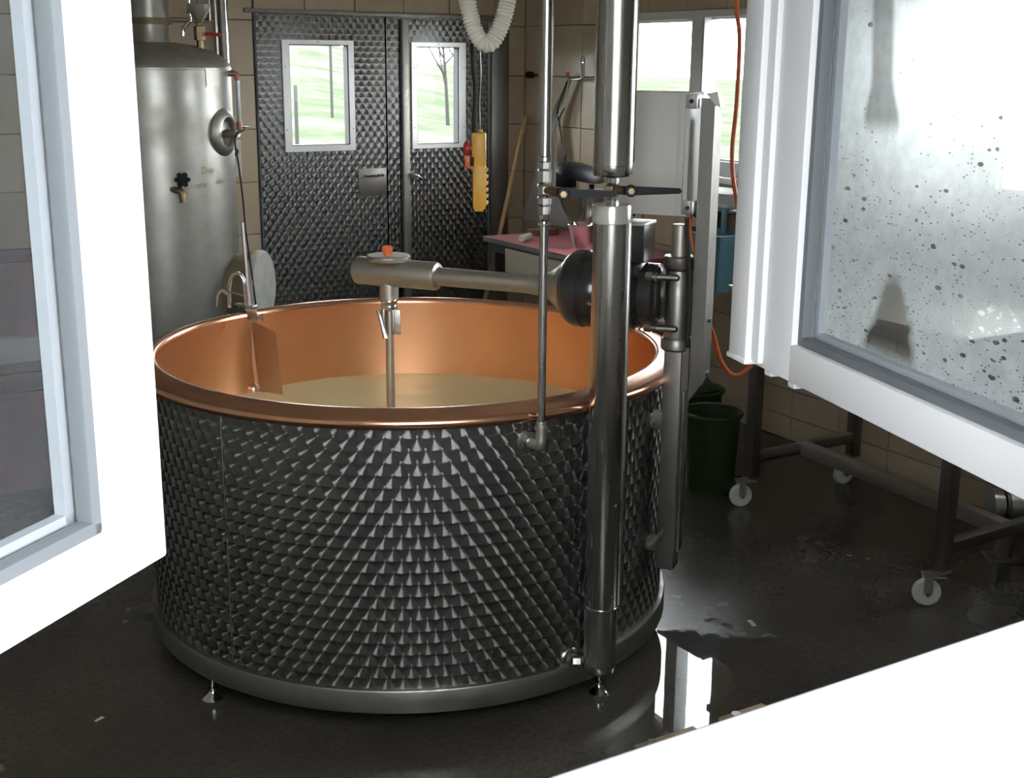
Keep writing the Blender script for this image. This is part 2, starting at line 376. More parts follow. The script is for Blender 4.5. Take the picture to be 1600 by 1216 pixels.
# ------------------------------------------------------------------ setting
struct('floor', MB().box(((XL + XR) / 2, (YF0 + YB) / 2, -0.05), (XR - XL + 0.6, YB - YF0 + 0.6, 0.1)), M['floor'], 'dark wet floor under the vat')
struct('ceiling', MB().box(((XL + XR) / 2, (YF0 + YB) / 2, ZC + 0.05), (XR - XL + 0.6, YB - YF0 + 0.6, 0.1)), M['plaster'])

def holed(axis, pos0, pos1, a0, a1, z0, z1, holes):
    """wall slab with rectangular openings, as boxes between sorted cuts"""
    mb = MB(); cuts = sorted({a0, a1, *[h[0] for h in holes], *[h[1] for h in holes]})
    for u0, u1 in zip(cuts[:-1], cuts[1:]):
        zs = [(h[2], h[3]) for h in holes if h[0] < (u0 + u1) / 2 < h[1]]
        z = z0; segs = []
        for b, t in sorted(zs):
            if b > z: segs.append((z, b))
            z = t
        if z < z1: segs.append((z, z1))
        for b, t in segs:
            pm_ = (pos0 + pos1) / 2; d = abs(pos1 - pos0)
            if axis == 'y': mb.box(((u0 + u1) / 2, pm_, (b + t) / 2), (u1 - u0, d, t - b))
            else: mb.box((pm_, (u0 + u1) / 2, (b + t) / 2), (d, u1 - u0, t - b))
    return mb
DOOR = (2.455, 4.03, 0.0, 1.985)
WIN2 = (4.66, 5.68, 1.20, 1.99)
WIN3 = (1.95, 3.28, 1.20, 1.99)
OPEN = (-0.32, 1.12, 1.19, 2.36)
wall_back = struct('wall_back', holed('y', YB + 0.008, YB + 0.26, XL, XR, 0, ZC, [DOOR]), M['grout'], 'beige tiled wall around the steel double door')
wall_right = struct('wall_right', holed('x', XR + 0.008, XR + 0.12, YF0, YB + 0.26, 0, ZC, [WIN2, WIN3]), M['grout'], 'beige tiled wall with white windows')
struct('wall_left', MB().box((XL - 0.1, (YF0 + YB) / 2, ZC / 2), (0.2, YB - YF0 + 0.3, ZC)), M['plaster'])
struct('wall_front', holed('y', YF0, YF1, XL - 0.2, XR + 0.28, -0.02, ZC + 0.1, [OPEN]), M['facade'], 'thick outer wall around the open window')
struct('wall_far', MB().box((XL / 2 - 0.28, YB + 0.02, ZC / 2), (0.44, 0.03, ZC)), M['plaster'])

ROWS = [0.0, 0.11, 0.242, 0.525, 0.808, 1.091, 1.374, 1.657, 1.94, 2.223, 2.506, 2.6]
TM = {}
def tile_piece(u0, u1, z0, z1, axis, par, pos):
    g = 0.004; w = round(u1 - u0 - g, 3); h = round(z1 - z0 - g, 3)
    if w < 0.012 or h < 0.012: return
    k = (w, h, axis)
    if k not in TM:
        mb = MB(); d, b = 0.009, min(0.003, w / 4, h / 4)
        # slab front with chamfered edge: front face at local +n
        if axis == 'y': P = lambda a, c, n: (a, -n, c)
        else: P = lambda a, c, n: (-n, a, c)
        o = [mb.bm.verts.new(P(a * w / 2, c * h / 2, n)) for n in (0, d - b) for a, c in ((-1, -1), (1, -1), (1, 1), (-1, 1))]
        i = [mb.bm.verts.new(P(a * (w / 2 - b), c * (h / 2 - b), d)) for a, c in ((-1, -1), (1, -1), (1, 1), (-1, 1))]
        for q in range(4):
            mb.bm.faces.new((o[q], o[(q + 1) % 4], o[4 + (q + 1) % 4], o[4 + q])); mb.bm.faces.new((o[4 + q], o[4 + (q + 1) % 4], i[(q + 1) % 4], i[q]))
        mb.bm.faces.new(i); bmesh.ops.recalc_face_normals(mb.bm, faces=mb.bm.faces)
        me = bpy.data.meshes.new('tile'); mb.bm.to_mesh(me); mb.bm.free(); me.materials.append(M['tile'])
        # outward = towards the room
        TM[k] = me
    t = bpy.data.objects.new('tile', TM[k]); COL.objects.link(t); t.parent = par
    c = Vector(((u0 + u1) / 2, pos, (z0 + z1) / 2)) if axis == 'y' else Vector((pos, (u0 + u1) / 2, (z0 + z1) / 2))
    j = random.uniform(-0.0008, 0.0008)
    t.location = c - WLOC[par.name] + (Vector((0, j, 0)) if axis == 'y' else Vector((j, 0, 0)))
def tiles(axis, par, pos, us, holes):
    for u0, u1 in zip(us[:-1], us[1:]):
        for z0, z1 in zip(ROWS[:-1], ROWS[1:]):
            rects = [(u0, u1, z0, z1)]
            for (a, b, c, d) in holes:
                nr = []
                for (p, q, r, s) in rects:
                    if q <= a or p >= b or s <= c or r >= d: nr.append((p, q, r, s)); continue
                    if p < a: nr.append((p, a, r, s))
                    if q > b: nr.append((b, q, r, s))
                    p2, q2 = max(p, a), min(q, b)
                    if r < c: nr.append((p2, q2, r, c))
                    if s > d: nr.append((p2, q2, d, s))
                rects = nr
            for q in rects: tile_piece(*q, axis, par, pos)
tiles('y', wall_back, YB + 0.008, [2.745 + 0.297 * k for k in range(-9, 5)] + [XR], [DOOR])
tiles('x', wall_right, XR + 0.008, [YB - 0.302 * k for k in range(17, -1, -1)], [WIN2, WIN3])

# ------------------------------------------------------------------ land outside
def gz(x, y):
    if -1.4 < x < 4.6 and 0.2 < y < 7.1: return -0.12
    h = 0.0
    if y > 9:
        s = min(1, (y - 9) / 55); s = s * s * (3 - 2 * s)
        ang = x / max(y, 1)
        h = s * (2.9 - 2.6 * max(0, min(1, (ang - 0.40) / 0.25)))
        h += 0.25 * min(1, (y - 9) / 10) * (noise.noise(Vector((x * 0.12, y * 0.12, 3))) )
    return h - 0.06
def ground():
    mb = MB(); xs = [-40, -20, -8, -3, -1.3, 4.5] + [5.5 + 1.6 * i for i in range(26)] + [60, 90]; ys = [-40, -15, -5, -1, 0.3, 3, 7.0, 8] + [9 + 1.7 * i for i in range(36)] + [90, 120]
    g = [[mb.bm.verts.new((x, y, gz(x, y))) for y in ys] for x in xs]
    for i in range(len(xs) - 1):
        for j in range(len(ys) - 1): mb.bm.faces.new((g[i][j], g[i + 1][j], g[i + 1][j + 1], g[i][j + 1]))
    return mb
GR = struct('ground', ground(), M['grass'], 'pale green hillside beyond the door windows')
GR.data.materials.append(M['glare_ground'])
for pl_ in GR.data.polygons:
    c_ = pl_.center + GR.location
    if c_.x > 4.5 and (c_.y < 9 or (c_.x > 11 and c_.y < 19)): pl_.material_index = 1

def outdoor_post(x, y, h, r, label):
    z = gz(x, y); p = MB().cyl((x, y, z - 0.2), (x, y, z + h), r, r * 0.8, 10)
    o = obj('fence_post', p, M['post']); return tag(o, label, 'post')
outdoor_post(5.63, 14.0, 1.45, 0.026, 'short grey post on the hillside seen in the door window')
outdoor_post(10.85, 25.0, 3.6, 0.030, 'tall thin grey pole on the hillside')
def bare_tree(x, y, label, seed, hh, lean=0.0):
    rnd = random.Random(seed); z = gz(x, y); t = thing('young_tree', label, 'tree', (x, y, z))
    tr = MB(); br = []
    top = Vector((x + lean, y, z + hh))
    tr.tube([(x, y, z - 0.1), (x + lean * 0.2, y, z + hh * 0.3), (x + lean * 0.6, y, z + hh * 0.7), top], lambda i: 0.045 - 0.0019 * i, 8, 6)
    obj('trunk', tr, M['tree'], t)
    lf = MB()
    for k in range(11):
        f = 0.3 + 0.65 * k / 11; b0 = Vector((x, y, z)).lerp(top, f); a = rnd.uniform(0, 6.28); L = hh * (0.55 - 0.3 * f) * rnd.uniform(0.8, 1.2)
        d = Vector((math.cos(a), math.sin(a) * 0.5, rnd.uniform(0.7, 1.3))).normalized()
        m1 = b0 + d * L * 0.5; e = b0 + d * L + Vector((0, 0, L * 0.15))
        mb = MB().tube([b0, m1, e], lambda i: 0.022 - 0.0013 * i, 6, 5)
        for q in range(3):
            s0 = b0.lerp(e, 0.4 + 0.2 * q); dd = (d + Vector((rnd.uniform(-.7, .7), rnd.uniform(-.4, .4), rnd.uniform(-.1, .5)))).normalized()
            mb.tube([s0, s0 + dd * L * 0.2, s0 + dd * L * 0.4], 0.010, 5, 2)
            for w in range(3):
                c = s0 + dd * L * rnd.uniform(0.2, 0.45); u = Vector((rnd.uniform(-1, 1), rnd.uniform(-1, 1), rnd.uniform(-1, 1))).normalized(); v = u.orthogonal().normalized()
                lf.bm.faces.new([lf.bm.verts.new(c + p) for p in (u * 0.05, v * 0.03, u * -0.05, v * -0.03)])
        obj('branch', mb, M['tree'], t)
    o = obj('foliage', lf, M['leaf'], t); o['kind'] = 'stuff'
bare_tree(13.6, 25.0, 'young bare tree with sparse spring leaves outside the door window', 3, 3.0, -0.25)
bare_tree(14.35, 25.6, 'slim bare tree behind the edge of the door window', 8, 2.6, 0.15)

# ------------------------------------------------------------------ double door in the back wall
def door_leaf(n, x0, x1, wx0, wx1, wz0, wz1, ix0, ix1, iz0, iz1, label):
    y = YB + 0.02
    mb = holed('y', y, y + 0.045, x0, x1, 0.006, 1.9845, [(ix0 - 0.004, ix1 + 0.004, iz0 - 0.004, iz1 + 0.004)])
    d = struct('door_%d' % n, mb, M['swirl_door'], label, uv=lambda c, f: (c.x, c.z))
    fr = holed('y', y - 0.012, y + 0.055, wx0, wx1, wz0, wz1, [(ix0, ix1, iz0, iz1)])
    wf = obj('window_frame', fr, M['alu'], d)
    for (sx, sz) in ((wx0 + 0.014, wz0 + 0.12), (wx0 + 0.014, wz1 - 0.14), (wx1 - 0.012, wz0 + 0.12), (wx1 - 0.012, wz1 - 0.14), ((wx0 + wx1) / 2, wz1 - 0.009)):
        obj('screw', MB().cyl((sx, y - 0.0145, sz), (sx, y - 0.011, sz), 0.004, seg=8), M['steel_dark'], wf)
    obj('pane', MB().box(((ix0 + ix1) / 2, y + 0.040, (iz0 + iz1) / 2), (ix1 - ix0 + 0.006, 0.005, iz1 - iz0 + 0.006)), M['glass'], d)
    obj('jamb_shade_liner', holed('y', y - 0.004, y + 0.052, ix0 - 0.002, ix1 + 0.002, iz0 - 0.002, iz1 + 0.002, [(ix0 + 0.005, ix1 - 0.005, iz0 + 0.005, iz1 - 0.005)]), M['jamb_shade'], wf)  # dark ring added inside the opening so the lit jambs look shaded
    return d
dl = door_leaf(1, 2.463, 3.229, 2.612, 3.032, 1.246, 1.843, 2.651, 3.001, 1.278, 1.820, 'left leaf of the engine-turned steel door')
dr = door_leaf(2, 3.238, 3.905, 3.392, 3.746, 1.244, 1.841, 3.424, 3.702, 1.268, 1.817, 'right leaf of the engine-turned steel door')
yd = YB + 0.02
pl = obj('lock_plate', MB().box((3.136, yd - 0.003, 1.062), (0.175, 0.006, 0.155), bev=0.002), M['steel_dark'], dl, 'plain steel plate behind the pull handle')
obj('pull_handle', MB().tube([(3.085, yd - 0.006, 1.10), (3.085, yd - 0.035, 1.10), (3.19, yd - 0.035, 1.102), (3.19, yd - 0.006, 1.102)], 0.006, 8, 1), M['steel'], pl)
obj('cover_strip', MB().box((3.355, yd - 0.006, 0.99), (0.040, 0.012, 1.95), bev=0.003), M['steel_sat'], dr, 'smooth vertical strip beside the meeting edge')
obj('edge_moulding', MB().box((3.327, yd - 0.009, 0.99), (0.008, 0.018, 1.95)), M['gasket'], dr)
rose = obj('handle_rose', MB().cyl((3.388, yd + 0.002, 1.10), (3.388, yd - 0.014, 1.10), 0.022, seg=20, bev=0.003), M['steel_dark'], dr)
obj('lever_handle', MB().tube([(3.388, yd - 0.01, 1.10), (3.388, yd - 0.055, 1.10), (3.41, yd - 0.06, 1.085), (3.425, yd - 0.06, 1.078)], 0.010, 10, 3), M['chrome'], rose)
struct('trim_1', MB().box((3.967, YB + 0.005, 0.99), (0.118, 0.05, 1.98), bev=0.004), M['steel_dark'], 'wide steel door jamb')
struct('trim_2', MB().box((3.21, YB + 0.003, 1.989), (1.62, 0.045, 0.022), bev=0.003), M['steel_dark'], 'narrow steel lintel over the door')
struct('trim_3', MB().box((2.457, YB + 0.012, 0.99), (0.010, 0.04, 1.98)), M['gasket'])

# ------------------------------------------------------------------ windows in the right wall
def side_window(n, y0, y1, z0, z1, panes, mulls, label):
    x = XR
    mb = holed('x', x - 0.004, x + 0.06, y0, y1, z0, z1, panes)
    w = struct('window_%d' % n, mb, M['pvc_in'], label)
    for (a, b, c, d) in panes:
        obj('glazing_bead', holed('x', x + 0.02, x + 0.045, a - 0.004, b + 0.004, c - 0.004, d + 0.004, [(a + 0.010, b - 0.010, c + 0.010, d - 0.010)]), M['pvc'], w)
        obj('pane', MB().box((x + 0.034, (a + b) / 2, (c + d) / 2), (0.006, b - a, d - c)), M['glass'], w)
    obj('window_sill', MB().box((x - 0.015, (y0 + y1) / 2, z0 - 0.012), (0.10, y1 - y0 + 0.05, 0.03), bev=0.006), M['pvc_in'], w)
    obj('outer_sill', MB().box((x + 0.12, (y0 + y1) / 2, z0 - 0.01), (0.12, y1 - y0, 0.02)), M['alu'], w)
    return w
w2 = side_window(2, 4.66, 5.68, 1.20, 1.99, [(4.70, 4.996, 1.272, 1.955), (5.095, 5.62, 1.272, 1.948)], [], 'bright window behind the control cabinet')
obj('inner_mullion', MB().box((XR + 0.02, 4.985, 1.61), (0.085, 0.018, 0.69), bev=0.003), M['pvc'], w2)
side_window(3, 1.95, 3.28, 1.20, 1.99, [(2.02, 2.58, 1.27, 1.95), (2.66, 3.22, 1.27, 1.95)], [], 'bright window behind the steamed-up sash')

# ------------------------------------------------------------------ open front window (camera looks through it)
fx0, fx1, fz0, fz1 = OPEN
w1 = struct('window_1', holed('y', 0.625, 0.700, fx0, fx1, fz0, fz1, [(fx0 + 0.055, fx1 - 0.055, fz0 + 0.028, fz1 - 0.055)]), M['pvc'], 'white frame of the open casement window')
obj('frame_gasket', MB().box(((fx0 + fx1) / 2, 0.7015, fz0 + 0.020), (fx1 - fx0, 0.006, 0.012)), M['gasket'], w1)
obj('outer_sill', MB().box(((fx0 + fx1) / 2, 0.50, fz0 + 0.008), (fx1 - fx0 + 0.05, 0.30, 0.03), bev=0.004), M['pvc'], w1)
obj('frame_lip', MB().box(((fx0 + fx1) / 2, 0.655, fz0 + 0.031), (fx1 - fx0 - 0.1, 0.018, 0.012), bev=0.002), M['pvc'], w1)
for (xa, xb) in ((0.555, 0.615), (0.642, 0.690)):
    sp_ = obj('striker_plate', MB().box(((xa + xb) / 2, 0.709, fz0 + 0.018), (xb - xa, 0.016, 0.006), bev=0.001), M['brass'], w1, 'small brassy striker plate on the frame edge')
    obj('screw', MB().cyl((xa + 0.014, 0.711, fz0 + 0.020), (xa + 0.014, 0.711, fz0 + 0.0235), 0.004, seg=10), M['chrome'], sp_)
def sash(tip, direc, width, z0, z1, stile, rail, label, pane_mat, far_t0=0.0):
    """casement sash; local t runs from the free edge to the hinge, n faces the viewer side"""
    d = Vector((direc[0], direc[1], 0)).normalized(); n = Vector((-d.y, d.x, 0))
    if n.dot(Vector((-tip[0], -tip[1], 0))) < 0: n = -n
    rot = Matrix((d, n, Vector((0, 0, 1)))).transposed(); o = Vector((tip[0], tip[1], 0))
    def P(t, k, z): return o + d * t + n * k + Vector((0, 0, z))
    def bx(mb, t0, t1, k0, k1, za, zb, bev=0.0): return mb.box(P((t0 + t1) / 2, (k0 + k1) / 2, (za + zb) / 2), (t1 - t0, k1 - k0, zb - za), rot, bev)
    s0, s1 = stile; D = 0.065
    mb = MB()
    bx(mb, s0, s1, -D, 0, z0, z1, 0.004); bx(mb, width - 0.07, width, -D, 0, z0, z1, 0.004)
    bx(mb, s1 - 0.006, width - 0.064, -D, 0, z0, z0 + rail, 0.004); bx(mb, s1 - 0.006, width - 0.064, -D, 0, z1 - 0.07, z1, 0.004)
    S = obj('sash', mb, M['pvc'], w1, label)
    bd = MB()
    g0, g1, h0, h1 = s1, width - 0.07, z0 + rail, z1 - 0.07
    for (a, b, c, e) in ((g0, g0 + 0.014, h0, h1), (g1 - 0.014, g1, h0, h1), (g0, g1, h0, h0 + 0.014), (g0, g1, h1 - 0.014, h1)): bx(bd, a, b, -0.030, -0.010, c, e, 0.003)
    obj('glazing_bead', bd, M['gasket'], S)
    sp = MB()
    for (a, b, c, e) in ((g0 + 0.012, g0 + 0.024, h0, h1), (g0 + 0.012, g1, h0 + 0.012, h0 + 0.022)): bx(sp, a, b, -0.046, -0.033, c, e)
    obj('glass_spacer', sp, M['spacer'], S)
    obj('pane', bx(MB(), g0 - 0.002, g1 + 0.002, -0.033, -0.030, h0 - 0.002, h1 + 0.002), M['glass'], S)
    obj('inner_pane', MB().prism([P(g0 - 0.002, -0.047, h0 - 0.002), P(g1 + 0.002, -0.047, h0 - 0.002), P(g1 + 0.002, -0.047, h1 + 0.002), P(g0 - 0.002, -0.047, h1 + 0.002)], n * -0.0008) if pane_mat != M['steamed'] else
        MB().grid(lambda a, b: P(g0 - 0.002 + (g1 - g0 + 0.004) * a, -0.047, h0 - 0.002 + (h1 - h0 + 0.004) * b), 1, 1), pane_mat, S, uv=lambda c, f: ((c - o).dot(d), c.z), recalc=False)
    return S, P, bx
Ls, LP, Lbx = sash((0.33815, 1.2359), (-0.77992, -0.62588), 0.82, 1.235, 2.33, (0.0, 0.086), 0.055, 'overexposed white sash swung into the room, streaked pane', M['glass_dirty'])
obj('sash_gasket', Lbx(MB(), 0.004, 0.82, -0.050, -0.040, 1.230, 1.236), M['gasket'], Ls)
obj('catch', Lbx(MB(), 0.02, 0.045, -0.045, -0.015, 1.226, 1.236, 0.002), M['nylon'], Ls)
Rs, RP, Rbx = sash((1.47065, 1.62501), (-0.27384, -0.96177), 0.94, 1.235, 2.33, (0.012, 0.165), 0.062, 'white sash with a steamed-up pane standing open', M['steamed'])
ast = MB(); Rbx(ast, -0.020, 0.045, -0.004, 0.022, 1.243, 2.33, 0.005); Rbx(ast, 0.040, 0.070, -0.004, 0.010, 1.243, 2.33, 0.004)
obj('astragal', ast, M['pvc'], Rs, 'raised overlap strip on the free edge')
obj('astragal_cap', Rbx(MB(), -0.023, 0.048, -0.006, 0.024, 1.238, 1.247, 0.002), M['pvc'], Rs)
obj('sash_gasket', Rbx(MB(), 0.02, 0.94, -0.052, -0.030, 1.229, 1.236), M['gasket'], Rs)
for t in (0.065, 0.150): obj('catch', Rbx(MB(), t, t + 0.022, -0.030, -0.006, 1.224, 1.236, 0.002), M['pvc'], Rs)

# ------------------------------------------------------------------ the copper cheese vat
vat = thing('cheese_vat', 'large round copper cheese vat in an engine-turned steel jacket', 'vat', (VC.x, VC.y, 0))
RJ = 0.79
obj('jacket', MB().lathe([(RJ, 0.10), (RJ, 0.872)], VC, seg=160), M['swirl_vat'], vat, 'engine-turned steel jacket', origin=(VC.x, VC.y, 0.5), recalc=False,
    uv=lambda c, f: (((math.atan2(c.y - VC.y, c.x - VC.x) - math.atan2(f.y - VC.y, f.x - VC.x) + math.pi) % (2 * math.pi) - math.pi + (math.atan2(f.y - VC.y, f.x - VC.x) - 1.2) % (2 * math.pi)) * RJ, c.z))
obj('base_band', MB().lathe([(0.70, 0.085), (0.802, 0.085), (0.8045, 0.088), (0.8045, 0.146), (0.802, 0.150), (0.78, 0.150)], VC, seg=128), M['steel_dark'], vat)
obj('base_plate', MB().lathe([(0, 0.10), (0.78, 0.10)], VC, seg=96), M['steel_dark'], vat)
for az in (-154.5, -24.0, 60.0): 
    a = R(az); c = VC + Vector((math.cos(a), math.sin(a), 0)) * (RJ + 0.0008)
    obj('jacket_seam', MB().box((c.x, c.y, 0.51), (0.003, 0.0035, 0.72), rotz(az)), M['steel'], vat)
obj('kettle_wall', MB().lathe([(0, 0.22), (0.45, 0.235), (0.66, 0.30), (0.735, 0.40), (0.75, 0.50), (0.75, 0.892)], VC, seg=160), M['copper'], vat, 'copper inner wall', ang=60)
lip = [(0.749, 0.885), (0.7505, 0.898), (0.755, 0.902), (0.765, 0.9025), (0.800, 0.893), (0.808, 0.890)]
lip += [(0.806 + 0.016 * math.cos(R(q)), 0.874 + 0.016 * math.sin(R(q))) for q in range(70, -121, -19)] + [(0.792, 0.861)]
obj('rim', MB().lathe(lip, VC, seg=160), M['copper_rim'], vat, 'rolled copper rim', ang=60)
for k in range(4):
    a = R(-163.6 + 90 * k); c = VC + Vector((math.cos(a), math.sin(a), 0)) * 0.768
    mb = MB().lathe([(0.0, 0.0), (0.030, 0.0), (0.031, 0.004), (0.026, 0.010), (0.013, 0.020), (0.010, 0.027), (0.014, 0.029), (0.014, 0.036), (0.006, 0.037), (0.006, 0.10)], c, seg=24)
    obj('levelling_foot', mb, M['chrome'], vat)
def on_vat(az, z, r): a = R(az); return Vector((VC.x + r * math.cos(a), VC.y + r * math.sin(a), z))
def vat_flange(az, z, rr):
    p = on_vat(az, z, RJ - 0.003); n = on_vat(az, z, RJ + 0.03) - p
    obj('pipe_flange', MB().lathe([(rr, 0), (rr, 0.006), (rr * 0.92, 0.009), (rr * 0.55, 0.011), (rr * 0.5, 0.02), (0, 0.02)], p, n, 28), M['steel'], vat)
vat_flange(-94.6, 0.802, 0.030)
vat_flange(-84.2, 0.160, 0.034)
milk = MB()
def milk_h(x, y): return 0.62 + 0.0035 * noise.noise(Vector((x * 9, y * 9, 1))) + 0.002 * noise.noise(Vector((x * 25, y * 25, 4)))
rings = [[milk.bm.verts.new((VC.x, VC.y, 0.62))]] + [[milk.bm.verts.new((VC.x + rr * math.cos(2 * math.pi * k / 128), VC.y + rr * math.sin(2 * math.pi * k / 128), milk_h(rr * math.cos(2 * math.pi * k / 128), rr * math.sin(2 * math.pi * k / 128)))) for k in range(128)] for rr in [0.7495 * (i + 1) / 26 for i in range(26)]]
for k in range(128): milk.bm.faces.new((rings[0][0], rings[1][k], rings[1][(k + 1) % 128]))
for a, b in zip(rings[1:-1], rings[2:]):
    for k in range(128): milk.bm.faces.new((a[k], b[k], b[(k + 1) % 128], a[(k + 1) % 128]))
edge = [milk.bm.verts.new((v.co.x, v.co.y, 0.55)) for v in rings[-1]]
for k in range(128): milk.bm.faces.new((rings[-1][k], edge[k], edge[(k + 1) % 128], rings[-1][(k + 1) % 128]))
tag(obj('vat_milk', milk, M['milk'], ang=60), 'creamy yellow curdling milk filling the copper vat', 'milk')

# ------------------------------------------------------------------ stirrer on its swivel stand (frame: r outwards, t sideways away from the viewer)
SA = -55.0; SR = rotz(SA); AX = SR @ Vector((1, 0, 0)); BT = SR @ Vector((0, 1, 0))
def S3(r, t, z): return Vector((VC.x, VC.y, 0)) + AX * r + BT * t + Vector((0, 0, z))
st = thing('vat_stirrer', 'steel stirring arm on a swivel post over the vat', 'stirrer', S3(0.845, 0, 0.33))
post = MB().box(S3(0.842, 0, 0.645), (0.050, 0.062, 0.66), SR, 0.003)
obj('post', post, M['steel_dark'], st)
obj('post_side_plate', MB().box(S3(0.872, 0.004, 0.66), (0.012, 0.05, 0.58), SR, 0.002), M['steel'], st)
obj('gusset_plate', MB().prism([S3(0.868, -0.026, 0.84), S3(0.868, -0.026, 0.975), S3(0.888, -0.026, 0.975), S3(0.888, -0.026, 0.86)], BT * 0.05), M['steel_dark'], st)
ch = MB().prism([S3(0.892, -0.030, 0.825), S3(0.892, -0.030, 1.648), S3(0.925, -0.030, 1.648), S3(0.925, -0.030, 0.875)], BT * 0.004)
ch.prism([S3(0.925, -0.030, 0.875), S3(0.925, -0.030, 1.648), S3(0.925, 0.050, 1.600), S3(0.925, 0.050, 0.90)], AX * 0.004)
ch.prism([S3(0.892, 0.046, 0.85), S3(0.892, 0.046, 1.60), S3(0.925, 0.046, 1.60), S3(0.925, 0.046, 0.90)], BT * 0.004)
obj('channel', ch, M['steel_dark'], st, 'upright folded steel channel')
for z in (0.90, 1.05):
    obj('bolt', MB().cyl(S3(0.928, 0.01, z), S3(0.936, 0.01, z), 0.006, seg=6), M['steel'], st)
obj('hinge_cylinder', MB().lathe([(0.036, 0.985), (0.037, 1.0), (0.037, 1.185), (0.034, 1.190)], S3(0.843, 0, 0), seg=32, cap0=True), M['steel_dark'], st)
obj('hinge_collar', MB().lathe([(0.030, 1.183), (0.040, 1.188), (0.044, 1.195), (0.044, 1.222), (0.041, 1.226), (0.0, 1.226)], S3(0.843, 0, 0), seg=32), M['steel_dark'], st)
obj('hinge_collar', MB().lathe([(0.0, 0.962), (0.040, 0.962), (0.044, 0.967), (0.044, 0.992), (0.040, 0.998), (0.030, 1.0)], S3(0.843, 0, 0), seg=32), M['steel_dark'], st)
obj('pivot_stub', MB().cyl(S3(0.842, 0, 1.22), S3(0.842, 0, 1.312), 0.024, seg=24, bev=0.002), M['steel_sat'], st)
# gear motor
ax = lambda r, z=1.113, t=0.0: S3(r, t, z)
obj('gearbox', MB().lathe([(0.0, 0.0), (0.082, 0.0), (0.092, 0.006), (0.106, 0.024), (0.110, 0.040), (0.110, 0.062), (0.104, 0.068), (0.104, 0.072), (0.109, 0.078), (0.109, 0.105), (0.098, 0.125), (0.090, 0.150), (0.0, 0.150)], ax(0.512), AX, 56), M['darkpaint'], st, 'black round gearbox')
obj('motor_flange', MB().lathe([(0.0, 0.0), (0.085, 0.0), (0.098, 0.006), (0.104, 0.020), (0.104, 0.034), (0.096, 0.040), (0.086, 0.046), (0.086, 0.085), (0.070, 0.095), (0.0, 0.095)], ax(0.702), AX, 56), M['darkpaint'], st)
obj('motor_body', MB().lathe([(0.080, 0.0), (0.080, 0.06)], ax(0.655), AX, 40), M['darkpaint'], st)
obj('terminal_box', MB().box(ax(0.725, 1.258), (0.060, 0.10, 0.105), SR, 0.004), M['darkpaint'], st)
obj('terminal_lid', MB().box(ax(0.725, 1.310), (0.064, 0.104, 0.008), SR, 0.002), M['steel_sat'], st)
obj('bracket_arm', MB().box(S3(0.808, -0.0, 1.165), (0.07, 0.045, 0.022), SR, 0.004), M['steel_dark'], st)
obj('bracket_arm', MB().box(S3(0.808, -0.0, 1.035), (0.07, 0.045, 0.022), SR, 0.004), M['steel_dark'], st)
for z in (1.172, 1.030):
    b = MB().cyl(S3(0.772, -0.062, z), S3(0.850, -0.052, z), 0.009, seg=14)
    b.cyl(S3(0.768, -0.062, z), S3(0.786, -0.062, z), 0.013, seg=6); b.cyl(S3(0.792, -0.060, z), S3(0.800, -0.060, z), 0.014, seg=12)
    b.lathe([(0.009, 0), (0.008, 0.006), (0.004, 0.009), (0, 0.010)], S3(0.850, -0.052, z), AX, 12)
    obj('clamp_bolt', b, M['steel_dark'], st)
obj('bell_housing', MB().lathe([(0.030, 0.0), (0.032, 0.03), (0.040, 0.055), (0.056, 0.080), (0.076, 0.100), (0.082, 0.110)], ax(0.405), AX, 40), M['steel_sat'], st)
obj('arm_tube', MB().cyl(ax(0.095), ax(0.44), 0.0275, seg=32), M['steel_sat'], st)
obj('gear_head', MB().lathe([(0.0, 0.0), (0.034, 0.0), (0.041, 0.006), (0.0425, 0.012), (0.0425, 0.272), (0.040, 0.280), (0.029, 0.284)], ax(-0.182), AX, 40), M['steel_sat'], st)
hx = -0.068
cap = obj('cap_disc', MB().lathe([(0.0, 0.0), (0.064, 0.0), (0.066, 0.003), (0.066, 0.014), (0.063, 0.017), (0.0, 0.017)], ax(hx, 1.150), (0, 0, 1), 48), M['steel_sat'], st)
obj('knob', MB().lathe([(0.010, 0.0), (0.010, 0.006), (0.015, 0.008), (0.016, 0.012), (0.016, 0.024), (0.013, 0.028), (0.0, 0.028)], ax(hx - 0.004, 1.166), (0, 0, 1), 18), M['orange'], cap, 'orange knob')
obj('shaft_collar', MB().lathe([(0.029, 1.032), (0.029, 1.085)], S3(hx, 0, 0), seg=28, cap0=True), M['steel_sat'], st)
obj('chrome_ring', MB().lathe([(0.0, 0.998), (0.023, 0.998), (0.025, 1.001), (0.025, 1.012), (0.0235, 1.015), (0.025, 1.018), (0.025, 1.030), (0.023, 1.033)], S3(hx, 0, 0), seg=28), M['chrome'], st)
cp = MB().box(S3(hx + 0.012, -0.005, 0.965), (0.006, 0.045, 0.075), rotz(SA + 40), 0.002)
cp.box(S3(hx + 0.024, -0.004, 0.962), (0.030, 0.007, 0.078), rotz(-31.48), 0.003)
cp.box(S3(hx - 0.016, -0.012, 0.97), (0.006, 0.035, 0.065), rotz(SA + 40), 0.002)
cpl = obj('coupling_clamp', cp, M['steel_sat'], st)
obj('locking_lever', MB().tube([S3(hx - 0.024, -0.03, 1.000), S3(hx - 0.012, -0.034, 0.975), S3(hx + 0.006, -0.038, 0.915)], lambda i: 0.0055 + 0.0002 * i, 8, 5), M['steel_sat'], cpl)
obj('stirrer_shaft', MB().cyl(S3(hx, 0, 0.40), S3(hx, 0, 1.0), 0.0132, seg=24), M['steel_sat'], st)
